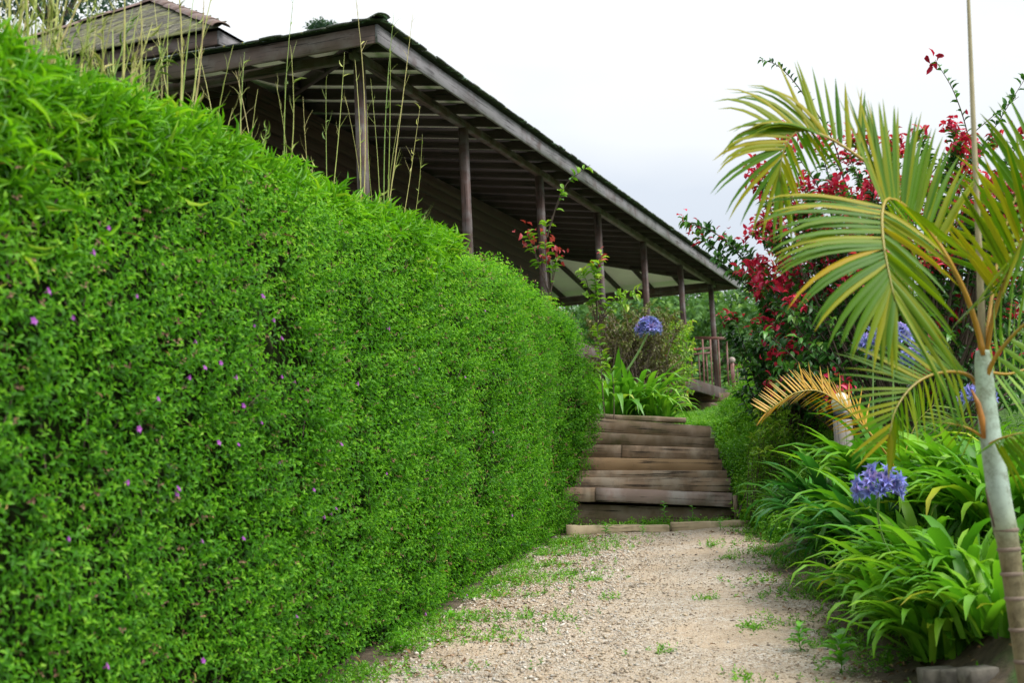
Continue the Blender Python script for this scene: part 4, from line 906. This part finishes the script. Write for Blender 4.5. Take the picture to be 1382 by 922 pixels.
# shoots standing behind the far end of the hedge
s3 = thing('shrub_shoot', 'single arching leafy shoot with coral leaves against the veranda posts', 'shrub', put(.35, 15.6), 'shoots behind the hedge end')
bb = at(742, 400, 15.6)
gb = put(bb[0]-.05, bb[1]); shrub(s3, [(gb, bb, False), (bb, at(738, 300, 15.5), False), (at(738, 320, 15.5), at(797, 222, 15.3), False), (at(740, 305, 15.5), at(760, 255, 15.4), False), (bb, at(712, 312, 15.6), True), (bb, at(738, 330, 15.6), True), (bb, at(750, 335, 15.5), True), (bb, at(745, 350, 15.5), True), (bb, at(717, 330, 15.6), True)], M['lime_leaf'], .105, .046, 17, r0=.010, redmat=M['pink_leaf'], tip_n=11)
s4 = thing('shrub_shoot', 'bushy lime leaved shoot with one coral leaf tuft right of the arching shoot', 'shrub', put(.75, 15.8), 'shoots behind the hedge end')
bb = at(806, 440, 15.8)
gb = put(bb[0]+.03, bb[1]); shrub(s4, [(gb, bb, False), (gb+np.array([.1, .1, 0]), bb+np.array([.05, .1, -.3]), False), (bb, at(812, 340, 15.7), False), (bb, at(797, 352, 15.7), False), (bb, at(783, 365, 15.7), False), (bb, at(803, 372, 15.6), False), (bb, at(809, 352, 15.6), True), (bb, at(838, 395, 15.7), False), (bb, at(860, 398, 15.7), False), (at(815, 420, 15.8), at(862, 392, 15.6), False), (at(812, 430, 15.8), at(845, 410, 15.6), False), (bb, at(790, 400, 15.7), False), (bb, at(820, 400, 15.7), False)], M['lime_leaf'], .10, .044, 30, r0=.008, redmat=M['pink_leaf'], tip_n=8)
s5 = thing('dry_shrub', 'half dry twiggy brown shrub under the veranda beside the blue flower head', 'shrub', at(855, 540, 19.5)-UP*.2)
sh = []
for k in range(260):
    px, py = random.uniform(790, 925), random.uniform(408, 530); sh.append((at(855+random.uniform(-40, 30), 545, 19.5+random.uniform(-.4, .4)), at(px, py+max(0, (px-880))*.25, 19.5+random.uniform(-.8, .8)), False))
shrub(s5, sh, M['dry_leaf'], .06, .024, 30, r0=.008, twig=M['twig_pale'], start=.35)
s6 = thing('flowering_bush', 'loose green bush with tiny orange red blooms in front of the deck railing', 'shrub', at(905, 545, 24)-UP*.2)
sh = []
for k in range(200):
    px, py = random.uniform(868, 938), random.uniform(425, 535); sh.append((at(905+random.uniform(-25, 20), 550, 24+random.uniform(-.4, .4)), at(px, py+max(0, 900-px)*.3, 24+random.uniform(-.8, .8)), random.random() < .10))
shrub(s6, sh, M['lime_leaf'], .075, .032, 20, r0=.007, twig=M['twig_pale'], tip_n=4, start=.35, redmat=M['pink_leaf'])
s7 = thing('yellow_green_bush', 'small yellow green leafy bush between the steps and the agapanthus', 'shrub', gh(1045, 13.6))
sh = []; c7 = gh(1045, 13.6)
for k in range(50):
    px, py = random.uniform(1016, 1070), random.uniform(540, 620); sh.append((c7+np.array([random.gauss(0, .22), random.gauss(0, .12), .02]), at(px, py, 13.6+random.uniform(-.4, .4)), False))
shrub(s7, sh, M['lime_leaf'], .062, .024, 50, r0=.005, start=.0)

# ------------------------------------------------------------------ low growth
def scatter_cover(name, label, pts, hmax, leafL, leafW, mat, nleaf=7, tm=LEAF1, lift=0.0):
    P = np.array([put(x, y, lift*random.random()*float(max(sstep(2.35, 2.9, x), 1-sstep(14.9, 15.6, y)))) for x, y in pts]); n = len(P); mb = MB(); A_ = unit(UP+RNG.normal(0, .38, (n, 3))); hs = rnd(n, .3, 1.0)*hmax*(np.maximum(sstep(2.35, 3.0, P[:, 0]), 1-sstep(15.0, 15.7, P[:, 1]))*.75+.25 if lift else 1)
    sprigs(mb, P+UP*.0, A_, hs, nleaf, leafL, leafW, tm, (.85, .4), rnd(n, 0, .6), .35)
    o = mb.build(name, mat, attrs=False); return props(o, label, None, None, 'stuff')
pts = []
for k in range(4600):
    y = random.uniform(12.9, 17.5); x = 2.32+abs(random.gauss(0, .42))+.03*(y-14); pts.append((x, y))
pts += [(random.uniform(2.27, 2.75), random.uniform(14.1, 16.1)) for k in range(1500)]
scatter_cover('ground_cover', 'low bright green ground cover along the right side of the steps', pts, .26, .044, .020, M['cover'], 8, LEAF1, .28)
pts = [(2.62+abs(random.gauss(0, .40)), random.uniform(14.0, 17.5)) for k in range(1500)]
scatter_cover('fern_growth', 'taller feathery green growth right of the top step', pts, .50, .085, .012, M['cover'], 10, LANCE, .15)
pts = [(2.28+random.random()*.9, random.uniform(12.3, 14.2)) for k in range(1500)]
scatter_cover('step_weeds', 'small green weeds growing along the foot of the lowest step', [(random.uniform(.5, 2.35), random.gauss(13.98, .07)) for k in range(300)], .11, .042, .020, M['cover'], 7)
pts = [(2.28+random.random()*.9, random.uniform(12.3, 14.2)) for k in range(1500)]
scatter_cover('border_growth', 'loose bright green leafy growth between the sleepers and the agapanthus', pts, .30, .060, .026, M['cover'], 8, LEAF2)
pts = []
for cxy, sd, n in (((1.55, 14.0), (.75, .06), 520), ((2.25, 13.1), (.2, .4), 500), ((2.08, 12.2), (.2, .5), 560), ((2.0, 10.9), (.2, .6), 620), ((1.84, 9.6), (.2, .6), 620), ((1.74, 8.3), (.18, .5), 520), ((1.62, 7.1), (.16, .4), 360), ((1.5, 6.4), (.14, .3), 240)):
    for k in range(n):
        x, y = random.gauss(cxy[0]+(.13 if cxy[1] < 13.9 else 0), sd[0]), random.gauss(cxy[1], sd[1])
        if cxy[1] > 13.9 or wob(np.array([x, y, 0]), 4.2, 8)+random.gauss(0, .22) > -.12: pts.append((x, y))
for k in range(4200):                                              # weeds along the hedge foot, in tufts
    y = random.uniform(5.4, 13.5); c_ = math.sin(y*3.1)+math.sin(y*7.7+1)
    x = -1.02+.2158/.9764*(y-7.2)+abs(random.gauss(.0, .40)); 
    if c_+random.gauss(0, .6) > (-.8 if x < -.70+.2158/.9764*(y-7.2) else .3): pts.append((x, y))
for k in range(22):                                                # tufts in the gravel
    y = random.uniform(5.6, 13.2); u_ = random.random()**1.8; x = xl(y)+.25+u_*(xr(y)-xl(y)-.3)
    for j in range(random.randint(6, 26)): pts.append((x+random.gauss(0, .045), y+random.gauss(0, .05)))
scatter_cover('path_weeds', 'short bright green weeds and grass tufts along the gravel edges', pts, .065, .032, .012, M['cover'], 7)
pts = [(xr(y)+.25+abs(random.gauss(0, 1.1)), y) for y in np.random.default_rng(3).uniform(6.5, 15, 3400)]
scatter_cover('bank_grass', 'rough green grass between the plants on the right bank', pts, .16, .11, .010, M['cover'], 6, BLADE)
pts = [(random.uniform(.9, 3.6), 16.1+12*random.random()**2) for k in range(4200)]
scatter_cover('landing_grass', 'grass and small leaves above the top step', pts, .075, .05, .010, M['cover'], 7, BLADE)
lit = MB(); n = 900; y = rnd(n, 5.2, 13.4); side = rnd(n) < .6
x = np.where(side, -.85+.221*(y-7.2)+np.abs(RNG.normal(0, .28, n)), xr(y)-RNG.normal(0, .3, n)); P = np.stack([x, y, hgt(x, y)+.022+rnd(n, 0, .012)], 1)
D = rdir(n); D[:, 2] *= .25; instance(LEAF2, P, D, unit(UP+rdir(n)*.5), rnd(n, .02, .055), rnd(n, .008, .02), rnd(n), lit)
props(lit.build('leaf_litter', M['litter'], attrs=False), 'dry brown fallen leaves at the edges of the path', None, None, 'stuff')
def weed(label, px, py, Y, hh, n, L):
    p = put(at(px, py, Y)[0], Y); t = thing('weed', label, 'weed', p, 'leafy weeds on the path')
    mb = MB().tube([p, p+UP*hh*.5+rdir(1)[0]*.01, p+UP*hh], [.003, .0025, .0015], 5); mb.build('stem', M['weed'], t)
    for k in range(n):
        a = k*2.4+random.random(); f = .25+.75*k/n; d = unit(np.array([math.cos(a), math.sin(a), .35])); m2 = MB()
        instance(LEAF2, (p+UP*hh*f)[None], d[None], UP[None], L*random.uniform(.8, 1.15), L*.55, random.random(), m2); m2.build('leaf', M['weed'], t)
weed('broad leaved weed on the right of the gravel, the larger of two', 1135, 890, 6.9, .20, 14, .115)
weed('broad leaved weed on the right of the gravel, smaller and nearer the middle', 1080, 868, 7.5, .15, 9, .085)
weed('pair of lime leaves sprouting at the hedge foot', 608, 826, 9.0, .04, 4, .085)
weed('bushy weed against the left timber sleeper', 818, 716, 13.3, .14, 10, .06)
weed('small weed before the middle of the timber sleepers', 868, 716, 13.4, .10, 7, .05)
weed('weed in front of the right timber sleeper', 972, 712, 13.4, .12, 8, .05)
weed('leafy weed climbing the lowest step board', 897, 700, 13.95, .27, 12, .055)
weed('thin weed right of the climbing one on the lowest step', 935, 700, 13.97, .22, 7, .045)
weed('low weed at the hedge end beside the sleeper', 742, 735, 12.7, .16, 11, .06)
weed('bright weed tuft at the right end of the sleepers', 1030, 712, 13.2, .16, 11, .07)
weed('leafy weed at the lower left edge of the gravel', 545, 885, 8.0, .10, 10, .06)
weed('weed under the agapanthus edge on the right of the path', 1120, 790, 9.0, .13, 10, .07)

# ------------------------------------------------------------------ lamp post, blocks
lp = gh(1138, 11.3); lamp = thing('garden_lamp', 'low wooden garden lamp post with black collar and cream globe among the agapanthus', 'lamp', lp)
tz = at(1138, 566, 11.3)[2]; x0, y0 = at(1138, 580, 11.3)[:2]; rr = .072
for k in range(8):
    a = 2*math.pi*(k+.5)/8; c_ = np.array([x0+rr*.86*math.cos(a), y0+rr*.86*math.sin(a), 0])
    MB().beam(c_+UP*(lp[2]-.05), c_+UP*(tz-random.uniform(0, .012)), .056, .026, up=(math.cos(a), math.sin(a), 0), ch=.005).build('post_stave', M['lamp_post'], lamp)
MB().tube([(x0, y0, tz-.01), (x0, y0, tz+.065)], [.072, .072], 18).build('collar', M['black'], lamp)
MB().tube([(x0, y0, tz+.066), (x0, y0, tz+.085), (x0, y0, tz+.13), (x0, y0, tz+.18), (x0, y0, tz+.21), (x0, y0, tz+.225)], [.06, .074, .083, .072, .042, .005], 18).build('globe', M['globe'], lamp, True)
for px, Yd, s_, lab in ((1240, 6.35, (.15, .13, .13), 'grey concrete block under the agapanthus, leftmost of three'), (1268, 6.22, (.14, .12, .11), 'grey concrete block in the middle of three under the agapanthus'), (1294, 6.1, (.13, .13, .10), 'grey concrete block nearest the palm of three under the agapanthus')):
    p = gh(px, Yd); d = unit([1, random.uniform(-.4, .2), 0.03]); o = MB().beam(p+UP*s_[2]*.22-d*s_[0]/2, p+UP*s_[2]*.22+d*s_[0]/2, s_[1], s_[2], ch=.006, seg=3, jit=.0008).build('edging_block', M['concrete']); props(o, lab, 'block', 'edging blocks')

# ------------------------------------------------------------------ trees
def crown(mb, c, rad, nclump, per, leaf, flat=.8):
    c = np.asarray(c, float)
    for k in range(nclump):
        d = rdir(1)[0]; d[2] = d[2]*flat; r_ = random.random()**.4; p = c+d*np.asarray(rad)*r_; cr_ = random.uniform(.16, .30)*np.mean(rad)
        P = p+RNG.normal(0, 1, (per, 3))*cr_*np.array([.6, .6, .42]); t0 = random.uniform(0, .5)
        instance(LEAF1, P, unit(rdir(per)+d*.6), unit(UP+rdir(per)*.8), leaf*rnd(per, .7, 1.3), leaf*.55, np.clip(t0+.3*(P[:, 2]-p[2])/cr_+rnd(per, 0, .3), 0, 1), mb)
wl = MB(); tr = MB()
for k in range(30):
    Y = random.uniform(52, 88); px = random.uniform(760, 1180); x = at(px, 450, Y)[0]; g = float(base(Y))
    top = at(px, random.uniform(376, 412) if Y < 62 else random.uniform(366, 388), Y)[2]; H = max(top-g, 3.5); rr = random.uniform(1.6, 2.9)
    crown(wl, (x, Y, g+H*.60), (rr, rr, H*.42), 34, 42, .34); tr.tube([(x, Y, g-.2), (x+.1, Y, g+H*.35), (x, Y, g+H*.75)], [.2, .15, .05], 6)
    crown(wl, (x+random.uniform(-2, 2), Y-2, g+H*.22), (rr*1.1, rr, H*.22), 14, 34, .34)
for k in range(26):
    Y = random.uniform(44, 60); px = random.uniform(820, 1150); x = at(px, 450, Y)[0]; g = float(base(Y)); crown(wl, (x, Y, g+.8), (1.6, 1.2, 1.1), 10, 40, .30)
wd = props(wl.build('woodland', M['far_leaf'], attrs=False), 'soft green wooded hillside seen between the far veranda posts', None, None, 'stuff')
props(tr.build('woodland_trunks', M['twig'], attrs=False), 'brown trunks inside the far woodland', None, None, 'stuff')
def tree(label, Y, px, top_py, base_z, rad, nclump, per, leaf, mat, crown_py):
    x = at(px, crown_py, Y)[0]; zc, zt = at(px, crown_py, Y)[2], at(px, top_py, Y)[2]; t = thing('tree', label, 'tree', (x, Y, base_z))
    MB().tube(curve([(x, Y, base_z-.3), (x+.15, Y, (base_z+zc)*.5), (x, Y, zc)], 8), np.linspace(.22, .09, 8), 8).build('trunk', M['twig'], t, True)
    for k in range(7):
        a = k*.9; e = np.array([x+math.cos(a)*rad*.7, Y+math.sin(a)*rad*.7, zc+random.uniform(-.1, .7)*rad]); MB().tube(curve([(x, Y, zc-rad*.7+k*.1), (x+math.cos(a)*rad*.3, Y+math.sin(a)*rad*.3, zc-rad*.1), e], 6), np.linspace(.07, .02, 6), 6).build('limb', M['twig'], t, True)
    mb = MB(); crown(mb, (x, Y, zc), (rad, rad, max(zt-zc, rad*.7)), nclump, per, leaf); o = mb.build('crown', mat, t, attrs=False); o['kind'] = 'stuff'
tree('blue green leafy tree rising behind the raised roof at the upper left', 34, 70, -140, 3.7, 2.6, 70, 46, .17, M['blue_leaf'], -30)
tree('slim blue green tree at the upper left corner behind the canes', 36, -60, -120, 3.7, 2.2, 50, 44, .17, M['blue_leaf'], 0)
tree('pale distant tree whose top just shows above the pavilion eave', 75, 441, 26, 4, 1.1, 26, 40, .22, M['blue_leaf'], 44)
